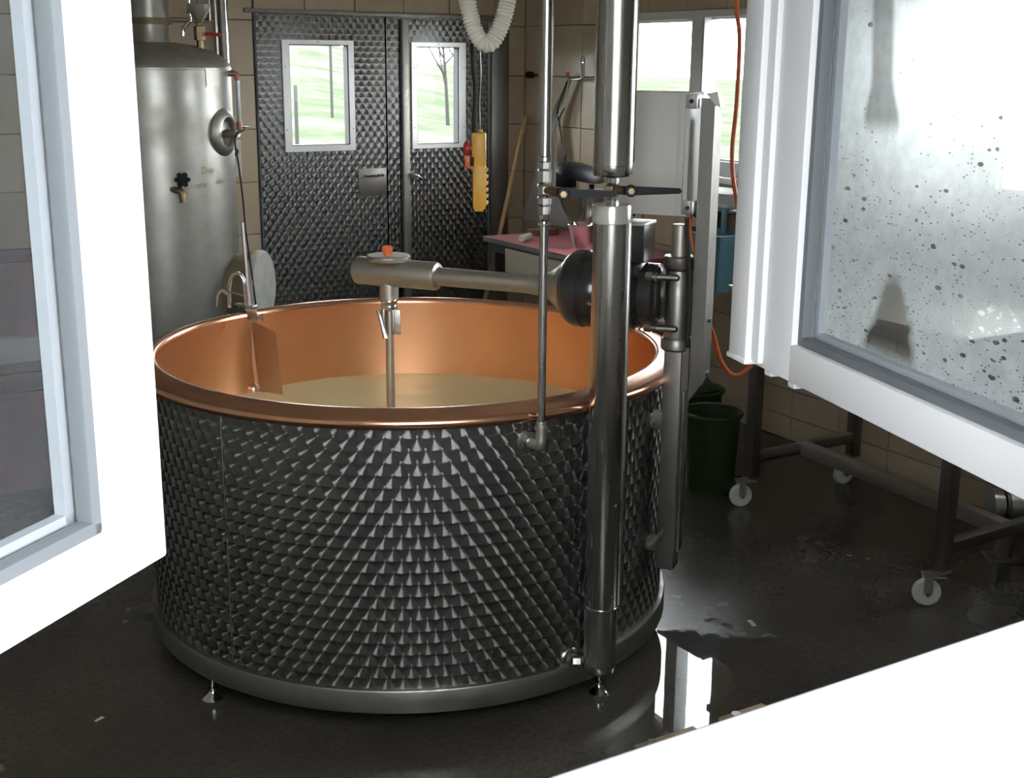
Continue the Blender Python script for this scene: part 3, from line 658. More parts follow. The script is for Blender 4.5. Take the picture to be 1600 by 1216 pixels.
for (zz, hh) in ((0.757, 0.050), (0.385, 0.040)):
    b = MB().box(S3(0.806, -0.012, zz), (0.07, 0.030, hh), SR, 0.003)
    b.box(S3(0.786, -0.030, zz + 0.004), (0.014, 0.022, hh * 0.8), SR, 0.002)
    bb = obj('mounting_bracket', b, M['steel_dark'], st)
    obj('bolt', MB().cyl(S3(0.794, -0.05, zz), S3(0.794, -0.034, zz), 0.006, seg=6), M['steel_dark'], bb)
fold = MB().prism([S3(0.795, -0.028, 0.392), S3(0.835, -0.034, 0.44), S3(0.835, -0.034, 0.425), S3(0.797, -0.028, 0.372)], BT * 0.02)
obj('bracket_wing', fold, M['steel_sat'], st)
obj('motor_cable', MB().tube([S3(0.868, -0.036, 1.335), S3(0.872, -0.042, 1.28), S3(0.884, -0.046, 1.20), S3(0.889, -0.044, 1.12), S3(0.886, -0.040, 1.0)], 0.0055, 8), M['rubber'], st)

cab = thing('control_cabinet', 'light grey metal control cabinet bolted to the upright channel', 'control box', S3(0.77, -0.03, 1.335))
obj('body', MB().box(S3(0.765, 0.03, 1.500), (0.205, 0.11, 0.325), SR, 0.004), M['cabinet'], cab)
obj('lid', MB().box(S3(0.765, -0.034, 1.500), (0.205, 0.018, 0.325), SR, 0.005), M['cabinet'], cab)
obj('lid_ridge', MB().box(S3(0.845, -0.045, 1.500), (0.020, 0.008, 0.31), SR, 0.002), M['cabinet'], cab)
for z in (1.640, 1.362):
    bk = obj('corner_bracket', MB().box(S3(0.872, -0.042, z), (0.030, 0.014, 0.038), SR, 0.003).box(S3(0.884, -0.026, z), (0.010, 0.05, 0.034), SR, 0.002), M['alu'], cab)
    obj('screw', MB().cyl(S3(0.872, -0.049, z), S3(0.872, -0.054, z), 0.006, seg=10), M['rubber'], bk)
obj('top_clip', MB().prism([S3(0.905, -0.032, 1.660), S3(0.935, -0.032, 1.665), S3(0.945, -0.032, 1.625), S3(0.930, -0.032, 1.632)], BT * 0.03), M['alu'], cab)
obj('cable_gland', MB().cyl(S3(0.700, 0.0, 1.325), S3(0.700, 0.0, 1.342), 0.010, seg=12), M['black'], cab)
tag(obj('orange_cable', MB().tube([S3(0.868, 0.0, 1.345), S3(0.872, -0.01, 1.30), S3(0.884, -0.01, 1.24), S3(0.889, 0.0, 1.19)], 0.004, 8), M['hose_orange']), 'short orange cable below the control cabinet', 'cable')

# ------------------------------------------------------------------ insulated steam pipe in front of the vat
PX, PY = 1.8495, 2.554
FWD = Vector((math.sin(R(31.48)), math.cos(R(31.48)), 0)); RGT = Vector((math.cos(R(31.48)), -math.sin(R(31.48)), 0))
sp = thing('steam_pipe', 'thick steel-jacketed pipe standing in front of the vat with a valve midway', 'pipe', (PX, PY, 0.11))
def PP(z, r=0, f=0): return Vector((PX, PY, z)) + RGT * r - FWD * f
def seamstrip(z0, z1): return MB().box(PP((z0 + z1) / 2, 0.046, 0.006), (0.010, 0.012, z1 - z0), rotz(-31.48), 0.002)
lj = obj('lower_jacket', MB().lathe([(0.0445, 0.325), (0.0455, 0.327), (0.0455, 1.36), (0.044, 1.362)], PP(0), seg=48), M['steel'], sp)
obj('jacket_seam', seamstrip(0.33, 1.385), M['steel'], lj)
bj = obj('bottom_jacket', MB().lathe([(0.0, 0.128), (0.030, 0.128), (0.041, 0.134), (0.0445, 0.142), (0.0445, 0.165), (0.0440, 0.168), (0.0440, 0.326)], PP(0), seg=48), M['steel'], sp)
obj('jacket_ring', MB().lathe([(0.0440, 0.320), (0.0470, 0.321), (0.0470, 0.327), (0.0440, 0.328)], PP(0), seg=48), M['chrome'], sp)
obj('collar', MB().lathe([(0.0445, 1.350), (0.0490, 1.352), (0.0490, 1.392), (0.047, 1.397), (0.018, 1.398)], PP(0), seg=48), M['clear'], sp)
uj = obj('upper_jacket', MB().lathe([(0.018, 1.466), (0.047, 1.467), (0.0485, 1.470), (0.0485, 1.492), (0.0495, 1.493), (0.0495, 2.60)], PP(0), seg=48), M['steel'], sp)
obj('jacket_seam', seamstrip(1.50, 2.595), M['steel'], uj)
for (par, zs, rr) in ((lj, (0.36, 0.62, 0.87, 1.06, 1.19), 0.0455), (uj, (1.51, 1.70), 0.0495)):
    for z in zs: 
        c = PP(z, 0.62 * rr, 0.78 * rr); n = (RGT * 0.62 - FWD * 0.78)
        obj('screw', MB().lathe([(0.0045, 0), (0.0042, 0.002), (0.0, 0.003)], c - n * 0.0008, n, 10), M['steel_dark'], par)
obj('inner_pipe', MB().cyl(PP(1.38), PP(1.48), 0.012, seg=20), M['steel_sat'], sp)
vb = obj('valve_body', MB().lathe([(0.014, 1.395), (0.017, 1.396), (0.017, 1.408), (0.014, 1.410), (0.015, 1.418), (0.020, 1.424), (0.021, 1.434), (0.020, 1.442), (0.014, 1.448), (0.016, 1.450), (0.016, 1.462), (0.012, 1.466)], PP(0), seg=8), M['steel'], sp, ang=20)
obj('valve_stem', MB().cyl(PP(1.434, 0.005, 0.015), PP(1.434, 0.030, 0.035), 0.011, seg=14), M['brass'], vb)
def lever(par, base, L):
    o = Vector(base)
    hub = MB().cyl(o + FWD * 0.010, o - FWD * 0.008, 0.015, seg=16, bev=0.002)
    hub.prism([o + RGT * 0.008 + Vector((0, 0, 0.011)), o + RGT * 0.008 - Vector((0, 0, 0.011)), o + RGT * (L - 0.005) - Vector((0, 0, 0.006)), o + RGT * L, o + RGT * (L - 0.005) + Vector((0, 0, 0.007))], FWD * 0.009)
    lv = obj('valve_lever', hub, M['black'], par, 'black lever')
    obj('nut', MB().cyl(o - FWD * 0.007, o - FWD * 0.014, 0.008, seg=6), M['brass'], lv)
lever(sp, PP(1.434, 0.042, 0.042), 0.125)
obj('drain_elbow', MB().tube([PP(0.16, -0.035, 0), PP(0.158, -0.055, -0.01), on_vat(-84.2, 0.160, 0.80)], 0.013, 12, 3).lathe([(0.016, 0), (0.016, 0.02)], PP(0.158, -0.052, 0), -RGT, 6, True, True), M['steel_dark'], sp)

# ------------------------------------------------------------------ thin water pipe
wx, wy = 1.650, 2.554
wp = thing('water_pipe', 'thin steel water pipe with a black lever valve running down to the vat wall', 'pipe', (wx, wy, 0.78))
def WP(z, r=0, f=0): return Vector((wx, wy, z)) + RGT * r - FWD * f
obj('upper_pipe', MB().cyl(WP(1.50), WP(2.60), 0.0145, seg=24), M['steel'], wp)
obj('lower_pipe', MB().cyl(WP(0.845), WP(1.37), 0.0105, seg=24), M['steel'], wp)
un = MB().lathe([(0.0145, 1.508), (0.0185, 1.510), (0.0185, 1.518), (0.0150, 1.520)], WP(0), seg=24)
un.lathe([(0.015, 1.490), (0.018, 1.492), (0.018, 1.506), (0.015, 1.510)], WP(0), seg=8)
obj('pipe_union', un, M['steel'], wp, ang=20)
wv = obj('valve_body', MB().lathe([(0.011, 1.380), (0.016, 1.384), (0.016, 1.402), (0.013, 1.405), (0.018, 1.408), (0.018, 1.422), (0.015, 1.426), (0.019, 1.432), (0.019, 1.450), (0.015, 1.456), (0.018, 1.460), (0.018, 1.486), (0.015, 1.492)], WP(0), seg=8), M['steel'], wp, ang=20)
obj('valve_stem', MB().cyl(WP(1.441, 0.005, 0.010), WP(1.438, 0.034, 0.034), 0.011, seg=14), M['brass'], wv)
lever(wp, WP(1.436, 0.044, 0.042), 0.128)
obj('lower_union', MB().lathe([(0.0105, 1.355), (0.017, 1.357), (0.017, 1.362), (0.012, 1.364), (0.014, 1.368), (0.014, 1.382)], WP(0), seg=20), M['chrome'], wp)
el = MB().tube([WP(0.865), WP(0.83), WP(0.806, -0.002, 0.0), on_vat(-94.3, 0.802, 0.82), on_vat(-94.6, 0.802, 0.795)], 0.0135, 14, 5)
el.lathe([(0.0105, 0.845), (0.017, 0.846), (0.017, 0.852), (0.0105, 0.854)], WP(0), seg=20)
obj('elbow', el, M['steel_sat'], wp)

# ------------------------------------------------------------------ clamp, thermometer and baffle on the vat rim
def rimP(r, az, z): return on_vat(az, z, r)
bf = thing('baffle_plate', 'flat steel baffle with a clamp hooked over the copper rim', 'baffle', rimP(0.75, 109, 0.88))
dn = (Vector((1.455, 4.100, 0)) - VC).normalized(); tn = Vector((-dn.y, dn.x, 0))
plate = [Vector((1.461, 4.102, 0.868)), Vector((1.514, 4.022, 0.837)), Vector((1.530, 4.000, 0.545)), Vector((1.474, 4.084, 0.560))]
obj('plate', MB().prism(plate, Vector((0.0025, 0.0017, 0))), M['baffle'], bf, 'six-sided flat plate dipping into the milk')
obj('copper_strip', MB().prism([Vector((1.447, 4.112, 0.905)), Vector((1.457, 4.106, 0.905)), Vector((1.477, 4.093, 0.60)), Vector((1.467, 4.099, 0.60))], -FWD * 0.006), M['copper_strip'], bf)
obj('clamp_block', MB().box((1.462, 4.100, 0.895), (0.035, 0.030, 0.055), rotz(-31), 0.003).box((1.449, 4.118, 0.918), (0.03, 0.09, 0.012), rotz(19), 0.002), M['steel'], bf)
obj('clamp_screw', MB().cyl((1.470, 4.092, 0.887), (1.492, 4.079, 0.882), 0.005, seg=10).box((1.492, 4.079, 0.882), (0.006, 0.004, 0.026), rotz(-31), 0.001), M['steel_dark'], bf)
obj('hook_handle', MB().tube([(1.400, 4.150, 0.912), (1.402, 4.146, 0.985), (1.410, 4.140, 1.018), (1.426, 4.130, 1.030), (1.440, 4.120, 1.018), (1.447, 4.114, 0.985), (1.449, 4.112, 0.905)], 0.0075, 12, 5), M['chrome'], bf, 'bent chrome hook handle')
obj('cross_pin', MB().tube([(1.378, 4.152, 0.965), (1.400, 4.142, 0.968), (1.448, 4.112, 0.952)], 0.004, 8, 3), M['steel_dark'], bf)
obj('rim_hook', MB().tube([(1.362, 4.165, 0.915), (1.366, 4.160, 0.955), (1.380, 4.152, 0.972), (1.394, 4.146, 0.958)], 0.006, 8, 4), M['galv'], bf)
obj('foot_roller', MB().lathe([(0, 0.60), (0.020, 0.60), (0.022, 0.606), (0.022, 0.632), (0.019, 0.640), (0.008, 0.648), (0, 0.650)], (1.455, 4.100, 0), seg=20), M['copper_strip'], bf)
tm = thing('thermometer_probe', 'slender steel temperature probe rising from the vat rim', 'thermometer', (1.452, 4.105, 0.93))
obj('probe_rod', MB().cyl((1.455, 4.098, 0.90), (1.446, 4.108, 1.205), 0.0065, 0.0055, 12), M['alu'], tm)


# ------------------------------------------------------------------ upright boiler at the back wall
TX, TY, TR = 1.754, 6.137, 0.362
bo = thing('steam_boiler', 'upright galvanised steel boiler with domed top beside the tiled wall', 'boiler', (TX, TY, 0))
T0 = Vector((TX, TY, 0))
obj('shell', MB().lathe([(TR - 0.02, 0.0), (TR, 0.02), (TR, 1.690), (TR + 0.003, 1.692), (TR + 0.003, 1.699), (TR, 1.70)], T0, seg=96), M['galv'], bo)
obj('dome', MB().lathe([(TR, 1.698), (TR - 0.004, 1.715), (TR - 0.030, 1.745), (TR - 0.085, 1.775), (0.20, 1.800), (0.12, 1.812), (0.0, 1.815)], T0, seg=96), M['galv'], bo, ang=60)
obj('chimney_neck', MB().lathe([(0.094, 1.805), (0.092, 1.820), (0.086, 1.840), (0.086, 1.905)], T0, seg=48), M['galv'], bo)
obj('chimney_collar', MB().lathe([(0.086, 1.893), (0.104, 1.894), (0.104, 1.922), (0.088, 1.924)], T0, seg=48), M['brown_drum'], bo)
obj('chimney_pipe', MB().lathe([(0.097, 1.918), (0.097, 2.60)], T0, seg=48), M['galv'], bo)
def tk(az, z, r=TR): a = R(az); return Vector((TX + r * math.cos(a), TY + r * math.sin(a), z))
def tn_(az): a = R(az); return Vector((math.cos(a), math.sin(a), 0))
hh = obj('handhole', MB().lathe([(0.112, -0.02), (0.112, 0.018), (0.106, 0.026), (0.085, 0.040), (0.072, 0.043), (0.066, 0.036), (0.066, 0.010)], tk(-47, 1.405, TR - 0.02), tn_(-47), 48), M['steel_sat'], bo, 'round handhole ring')
obj('cover', MB().lathe([(0.064, 0.0), (0.060, 0.020), (0.045, 0.028), (0.0, 0.030)], tk(-47, 1.405, TR - 0.02), tn_(-47), 40), M['steel_dark'], hh)
hb = tk(-47, 1.400, TR + 0.005)
obj('toggle_handle', MB().tube([hb, hb + RGT * 0.03 - FWD * 0.03, hb + RGT * 0.062 - FWD * 0.05], lambda i: 0.020 - 0.0004 * i, 14, 4).lathe([(0.014, 0), (0.014, 0.012), (0, 0.013)], hb + RGT * 0.062 - FWD * 0.05, RGT - FWD * 0.6, 14), M['steel_sat'], hh)
# big capped drum low on the front
dc = tk(-33, 0.655, TR - 0.03); dd = Vector((0.78, -0.63, 0)).normalized()
dr_ = obj('burner_drum', MB().lathe([(0.165, 0.0), (0.172, 0.08), (0.178, 0.125)], dc, dd, 48), M['brown_drum'], bo)
obj('drum_cap', MB().lathe([(0.178, 0.12), (0.184, 0.126), (0.184, 0.150), (0.176, 0.162), (0.0, 0.166)], dc, dd, 48), M['grey_cap'], dr_, 'pale grey round cap')
# gauge cock with black handwheel
g0 = tk(-96.7, 1.160, TR - 0.01)
gc = obj('drain_cock', MB().tube([g0, g0 + Vector((0.0, -0.05, 0)), g0 + Vector((0.02, -0.07, -0.01)), g0 + Vector((0.024, -0.075, -0.055))], 0.015, 12, 4).cyl(g0 + Vector((0.012, -0.062, 0)), g0 + Vector((0.022, -0.066, 0.04)), 0.009, seg=10), M['brass'], bo)
wh = MB()
for k in range(6):
    a = 2 * math.pi * k / 6; wh.cyl(g0 + Vector((0.024 + 0.024 * math.cos(a), -0.07, 0.048 + 0.024 * math.sin(a))), g0 + Vector((0.024 + 0.024 * math.cos(a), -0.088, 0.048 + 0.024 * math.sin(a))), 0.0115, seg=8)
wh.cyl(g0 + Vector((0.024, -0.066, 0.048)), g0 + Vector((0.024, -0.092, 0.048)), 0.024, seg=16)
obj('handwheel', wh, M['black'], gc)
obj('name_plate', MB().grid(lambda a, b: tk(-66 + 15 * a, 1.617 + 0.075 * b, TR + 0.0025), 6, 1), M['steel_sat'], bo)
# funnel valve on the dome
fv = Vector((1.952, 6.017, 0))
fb = obj('fill_valve', MB().lathe([(0.016, 1.780), (0.016, 1.822), (0.028, 1.824), (0.028, 1.885), (0.016, 1.890), (0.014, 1.905)], fv, seg=8), M['brass'], bo, ang=20)
obj('funnel', MB().lathe([(0.014, 1.900), (0.022, 1.915), (0.050, 1.960), (0.054, 1.985), (0.052, 1.988), (0.047, 1.960), (0.012, 1.912)], fv, seg=28), M['galv'], fb)
obj('red_lever', MB().cyl(fv + RGT * 0.02 + Vector((0, 0, 1.852)), fv + RGT * 0.058 + Vector((0, 0, 1.850)), 0.008, seg=10).box(fv + RGT * 0.080 + Vector((0, 0, 1.849)), (0.040, 0.02, 0.016), rotz(-31.48), 0.003), M['red'], fb, 'red lever grip')
# sight glass
sg = MB().tube([tk(-33, 1.672, TR - 0.01), (2.085, 5.935, 1.672), (2.094, 5.930, 1.655), (2.095, 5.929, 1.640)], 0.014, 12, 3)
obj('gauge_top_fitting', sg, M['bronze_red'], bo)
obj('gauge_glass', MB().cyl((2.095, 5.929, 1.440), (2.095, 5.929, 1.645), 0.0105, seg=16), M['tubeglass'], bo)
gb = obj('gauge_bottom_fitting', MB().tube([tk(-33, 1.428, TR - 0.01), (2.075, 5.94, 1.430), (2.095, 5.929, 1.425), (2.096, 5.928, 1.40)], 0.014, 12, 3).lathe([(0.015, 1.40), (0.018, 1.41), (0.015, 1.45)], (2.095, 5.929, 0), seg=12), M['bronze_red'], bo)
obj('gauge_tap', MB().cyl((2.098, 5.925, 1.428), (2.135, 5.905, 1.428), 0.009, 0.004, 12), M['chrome'], gb)
obj('gauge_tap', MB().cyl((2.06, 5.925, 1.437), (2.055, 5.915, 1.437), 0.012, seg=8), M['black'], gb)
# green lettering painted on the shell
def lettering(text, az, z, size, tilt):
    cu = bpy.data.curves.new('lettering', 'FONT'); cu.body = text; cu.size = size; cu.align_x = 'CENTER'; cu.resolution_u = 2
    o = bpy.data.objects.new('tmp_text', cu); COL.objects.link(o)
    me = bpy.data.meshes.new_from_object(o.evaluated_get(bpy.context.evaluated_depsgraph_get())); bpy.data.objects.remove(o)
    bm = bmesh.new(); bm.from_mesh(me); bmesh.ops.subdivide_edges(bm, edges=[e for e in bm.edges if e.calc_length() > 0.02], cuts=1)
    for v in bm.verts:
        zz = z + v.co.y + tilt * v.co.x; v.co = tk(az + math.degrees(v.co.x / TR), zz, TR + 0.0012)
    mb = MB(); mb.bm.free(); mb.bm = bm
    t = obj('lettering', mb, M['letter'], bo, 'faded yellow-green painted word', recalc=False)
bpy.context.view_layer.update()
lettering('Die', -69, 1.222, 0.050, 0.0)
lettering('Käserei', -79, 1.160, 0.040, 0.05)
lettering('der', -57, 1.170, 0.036, 0.05)

# pipes on the wall beside the boiler
def wall_pipe(name, pts, r, mat, label, sub=1): return tag(obj(name, MB().tube(pts, r, 12, sub), mat), label, 'pipe')
wall_pipe('riser_pipe', [(2.240, 6.63, 0.02), (2.240, 6.63, 2.60)], 0.010, M['steel'], 'thin bright riser pipe on the tiles behind the red lever')
wall_pipe('riser_pipe', [(2.272, 6.625, 0.02), (2.272, 6.625, 2.60)], 0.016, M['steel_dark'], 'thicker dull riser pipe between two thin ones behind the boiler')
wall_pipe('riser_pipe', [(2.296, 6.63, 0.02), (2.296, 6.63, 2.60)], 0.009, M['chrome'], 'thin bright riser pipe nearest the door')
wall_pipe('bent_pipe', [(1.78, 6.64, 1.925), (2.205, 6.64, 1.925), (2.213, 6.64, 1.933), (2.213, 6.64, 2.60)], 0.006, M['chrome'], 'slim bent pipe on the tiles above the boiler')
fa = thing('overflow_pipe', 'bent chrome overflow pipe above the boiler dome', 'pipe', (1.888, 6.055, 1.84))
obj('pipe', MB().tube([(1.885, 6.056, 1.842), (1.888, 6.055, 1.872), (1.905, 6.045, 1.897), (1.921, 6.035, 1.915), (1.921, 6.035, 1.935), (1.918, 6.037, 1.96), (1.918, 6.037, 2.60)], 0.010, 12, 4), M['chrome'], fa)
obj('collar', MB().lathe([(0.010, 1.945), (0.016, 1.947), (0.016, 1.972), (0.010, 1.974)], (1.918, 6.037, 0), seg=12), M['brown_drum'], fa)
ou = thing('wall_outlet', 'white wall socket box with a black round knob beside the door', 'socket', (2.314, 6.656, 1.13))
obj('box', MB().box((2.314, 6.642, 1.225), (0.062, 0.036, 0.195), bev=0.004), M['outlet'], ou)
obj('knob', MB().cyl((2.300, 6.625, 1.262), (2.300, 6.600, 1.262), 0.022, seg=20, bev=0.003).cyl((2.300, 6.600, 1.262), (2.300, 6.597, 1.262), 0.006, seg=12), M['black'], ou)
obj('screw', MB().cyl((2.300, 6.598, 1.262), (2.300, 6.595, 1.262), 0.006, seg=10), M['white_cloth'], ou)
tag(obj('black_cable', MB().tube([(2.085, 5.83, 1.42), (1.998, 5.72, 1.385), (2.005, 5.71, 1.262), (2.02, 5.715, 1.10), (2.03, 5.73, 0.97), (2.045, 5.74, 0.86), (2.055, 5.73, 0.72), (2.07, 5.70, 0.4), (2.08, 5.7, 0.006)], 0.004, 8), M['rubber']), 'thin black cable hanging from the boiler gauge to the floor', 'cable')
tag(obj('poker', MB().tube([(1.44, 5.755, 0.47), (1.48, 5.74, 0.475), (1.545, 5.73, 0.478), (1.575, 5.73, 0.46), (1.60, 5.745, 0.44)], 0.006, 8, 4).tube([(1.60, 5.745, 0.44), (1.66, 5.76, 0.36), (1.70, 5.765, 0.0)], 0.006, 8, 4), M['rubber']), 'black bent iron rod leaning on the boiler', 'rod')

# ------------------------------------------------------------------ pendant control, white hose, orange hose
pc = thing('pendant_control', 'yellow hanging crane control with a red mushroom button', 'remote control', (2.242, 3.904, 1.225))
def PC(r, f, z): return Vector((2.242, 3.904, 0)) + RGT * r - FWD * f + Vector((0, 0, z))
PR = rotz(-31.48)
obj('housing', MB().box(PC(0.004, 0, 1.437), (0.050, 0.045, 0.122), PR, 0.010), M['yellow'], pc)
gp = MB().box(PC(0.006, 0, 1.310), (0.046, 0.044, 0.160), PR, 0.009)
for k in range(6): gp.lathe([(0.0, -0.018), (0.007, -0.018), (0.007, 0.018), (0.0, 0.018)], PC(0.030, 0, 1.368 - 0.023 * k), FWD, 14)
obj('grip', gp, M['yellow'], pc)
obj('grip_end', MB().box(PC(0.004, 0, 1.229), (0.034, 0.034, 0.012), PR, 0.004), M['yellow'], pc)
obj('side_guard', MB().box(PC(-0.034, 0.0, 1.398), (0.022, 0.030, 0.040), PR, 0.006).box(PC(-0.024, 0, 1.378), (0.03, 0.028, 0.010), PR, 0.003), M['orange'], pc)
obj('stop_button', MB().lathe([(0.010, 0.0), (0.010, 0.010), (0.024, 0.012), (0.026, 0.018), (0.024, 0.026), (0.014, 0.032), (0.0, 0.033)], PC(-0.018, 0.004, 1.444), -RGT - Vector((0, 0, 0.1)), 24), M['red'], pc, 'red emergency stop button')
obj('rocker', MB().box(PC(-0.020, 0.012, 1.398), (0.014, 0.026, 0.032), PR, 0.003), M['black'], pc)
obj('cable', MB().tube([PC(-0.012, 0, 1.49), PC(-0.012, 0, 1.56), PC(-0.010, 0, 1.65), PC(-0.018, 0, 1.75), PC(-0.02, 0, 2.0), PC(-0.02, 0, 2.6)], lambda i: 0.0075 if i > 4 else 0.0095, 10, 4), M['rubber'], pc)
obj('hang_loop', MB().lathe([(0.009, 1.496), (0.007, 1.506), (0.0, 1.510)], PC(0.008, 0, 0), seg=12), M['yellow'], pc)
obj('safety_wire', MB().tube([PC(0.008, 0, 1.50), PC(0.006, 0, 1.6), PC(0.010, 0, 1.7), PC(0.004, 0, 1.9), PC(0.0, 0, 2.6)], 0.0018, 6, 4), M['steel'], pc)
hpts = smooth([(1.762, 3.142, 2.60), (1.762, 3.142, 2.2), (1.763, 3.141, 1.96), (1.770, 3.137, 1.885), (1.783, 3.129, 1.825), (1.800, 3.119, 1.792), (1.815, 3.110, 1.783), (1.829, 3.101, 1.793), (1.845, 3.091, 1.828), (1.860, 3.082, 1.885), (1.868, 3.077, 1.96), (1.872, 3.075, 2.2), (1.872, 3.075, 2.60)], 60)
dist = [0.0]
for a, b in zip(hpts[:-1], hpts[1:]): dist.append(dist[-1] + (b - a).length)
Lh = dist[-1]; N = int(Lh / 0.0021); res = []; j = 0
for k in range(N + 1):
    s = Lh * k / N
    while j < len(dist) - 2 and dist[j + 1] < s: j += 1
    t = (s - dist[j]) / max(1e-9, dist[j + 1] - dist[j]); res.append(hpts[j].lerp(hpts[j + 1], t))
tag(obj('corrugated_hose', MB().tube(res, lambda i: 0.0228 + 0.0022 * math.sin(2 * math.pi * i / 4.5), 20, 1), M['hose_white'], ang=80), 'cream corrugated hose hanging in a loop from the ceiling', 'hose')
tag(obj('orange_hose', MB().tube([(2.785, 3.222, 2.60), (2.790, 3.217, 2.2), (2.793, 3.215, 1.932), (2.806, 3.206, 1.815), (2.808, 3.206, 1.62), (2.802, 3.209, 1.452), (2.816, 3.200, 1.327), (2.853, 3.178, 1.169), (2.92, 3.135, 0.98), (2.935, 3.125, 0.84), (2.892, 3.154, 0.745), (2.842, 3.184, 0.704), (2.800, 3.210, 0.755), (2.766, 3.232, 0.870), (2.70, 3.255, 0.95), (2.60, 3.25, 0.96)], 0.0075, 10, 8), M['hose_orange']), 'orange hose dangling from the ceiling beside the open sash', 'hose')

# ------------------------------------------------------------------ corner: table, apron, stick and small things
tb = thing('work_table', 'small table with a dusty red top and beige drawer against the tiled wall', 'table', (3.83, 5.58, 0))
TZ = 0.79
obj('table_top', MB().box((3.835, 5.56, TZ - 0.012), (0.56, 1.12, 0.022), bev=0.003), M['pink'], tb)
obj('edge_strip', MB().box((3.553, 5.56, TZ - 0.012), (0.006, 1.124, 0.026)).box((3.835, 6.122, TZ - 0.012), (0.56, 0.006, 0.026)), M['alu'], tb, 'metal edge strip')
obj('apron_rail', MB().box((3.835, 5.56, TZ - 0.050), (0.52, 1.06, 0.055)), M['steel_dark'], tb)
dw = obj('drawer', MB().box((3.570, 5.50, TZ - 0.105), (0.018, 0.80, 0.13), bev=0.003), M['beige_front'], tb)
obj('drawer_body', MB().box((3.83, 5.50, TZ - 0.105), (0.50, 0.76, 0.11)), M['beige_front'], dw)
for (a, b) in ((3.60, 6.06), (3.60, 5.06), (4.07, 6.06), (4.07, 5.06)): obj('leg', MB().box((a, b, (TZ - 0.03) / 2), (0.045, 0.045, TZ - 0.03), bev=0.004), M['steel_dark'], tb)

apz = [(1.655, 6.12, 6.10), (1.60, 6.16, 6.12), (1.50, 6.24, 6.18), (1.42, 6.28, 6.22), (1.34, 6.31, 6.21), (1.20, 6.37, 6.18), (1.05, 6.44, 6.13), (0.92, 6.50, 6.06), (0.815, 6.55, 5.98)]
def apf(a, b):
    f = b * (len(apz) - 1); i = min(int(f), len(apz) - 2); t = f - i
    z = apz[i][0] * (1 - t) + apz[i + 1][0] * t; y1 = apz[i][1] * (1 - t) + apz[i + 1][1] * t; y0 = apz[i][2] * (1 - t) + apz[i + 1][2] * t
    return Vector((4.115 - 0.05 * b - 0.012 * b * math.sin(a * 14) - 0.006 * math.sin(a * 31 + 3 * b), y1 + (y0 - y1) * a, z))
apm = MB().grid(apf, 24, 32); bmesh.ops.solidify(apm.bm, geom=list(apm.bm.faces), thickness=0.002)
an = thing('hanging_apron', 'off-white oilcloth apron hanging from a wall hook down to the table', 'apron', (4.10, 6.15, 0.815))
obj('cloth', apm, M['apron'], an, ang=70)
obj('strap', MB().tube([(4.10, 6.125, 1.635), (4.085, 6.15, 1.56), (4.08, 6.19, 1.47), (4.085, 6.17, 1.38)], 0.005, 6, 5), M['rubber'], an, 'dark strap')
obj('strap', MB().tube([(4.10, 6.11, 1.64), (4.09, 6.12, 1.54), (4.08, 6.20, 1.42), (4.075, 6.235, 1.34)], 0.005, 6, 5), M['apron'], an, 'pale strap')
wf = thing('wall_tap', 'small angled wall pipe with a red dot above the hanging apron', 'tap', (4.13, 6.05, 1.63))
obj('pipe', MB().tube([(4.15, 6.135, 1.648), (4.115, 6.135, 1.646), (4.105, 6.10, 1.644), (4.105, 5.985, 1.652), (4.105, 5.978, 1.68), (4.105, 5.980, 1.735)], 0.0095, 10, 3), M['chrome'], wf)
obj('nozzle', MB().lathe([(0.010, 1.73), (0.014, 1.735), (0.014, 1.755), (0.008, 1.768), (0.0, 1.768)], (4.105, 5.981, 0), seg=10), M['chrome'], wf)
obj('red_dot', MB().cyl((4.108, 6.135, 1.662), (4.108, 6.135, 1.682), 0.010, seg=12), M['red'], wf)
kn = thing('stop_valve', 'small dark wall valve in the tiled corner', 'valve', (4.15, 6.519, 1.655))
obj('knob', MB().cyl((4.12, 6.519, 1.664), (4.075, 6.519, 1.664), 0.020, seg=12, bev=0.004), M['black'], kn)
obj('stem', MB().cyl((4.152, 6.519, 1.664), (4.11, 6.519, 1.664), 0.009, seg=10), M['brass'], kn)
tag(obj('broom_stick', MB().cyl((3.565, 6.30, 0.0), (4.085, 6.535, 1.43), 0.0135, seg=14, bev=0.004), M['wood']), 'pale wooden stick leaning in the tiled corner', 'stick')

# black lamp hanging over the table, its lead going down into a steel cup
lm = thing('black_lamp', 'black lamp head with a dark cord hanging above the small table', 'lamp', (3.86, 5.68, 1.08))
obj('shade', MB().lathe([(0.0, 0.060), (0.05, 0.058), (0.10, 0.045), (0.128, 0.022), (0.136, 0.0), (0.132, 0.0), (0.120, 0.020), (0.09, 0.038), (0.0, 0.05)], (3.88, 5.66, 1.150), (0.10, -0.25, 1.0), 36), M['black'], lm)
obj('socket', MB().box((3.85, 5.745, 1.125), (0.07, 0.09, 0.085), rotz(20), 0.006), M['black'], lm)
obj('stem', MB().cyl((3.84, 5.735, 1.14), (3.84, 5.735, 1.255), 0.007, seg=10), M['black'], lm)
obj('hanging_wire', MB().tube([(3.84, 5.735, 1.25), (3.92, 5.90, 1.33), (4.02, 6.08, 1.42), (4.12, 6.18, 1.48)], 0.004, 8, 4), M['rubber'], lm)
obj('cord', MB().tube([(3.84, 5.75, 1.09), (3.82, 5.745, 1.02), (3.81, 5.69, 0.96), (3.80, 5.62, 0.93), (3.80, 5.578, 0.915), (3.80, 5.55, 0.90)], 0.0045, 8, 5), M['rubber'], lm)
cu = thing('steel_cup', 'tapered stainless cup standing on the red table top', 'cup', (3.80, 5.51, TZ))
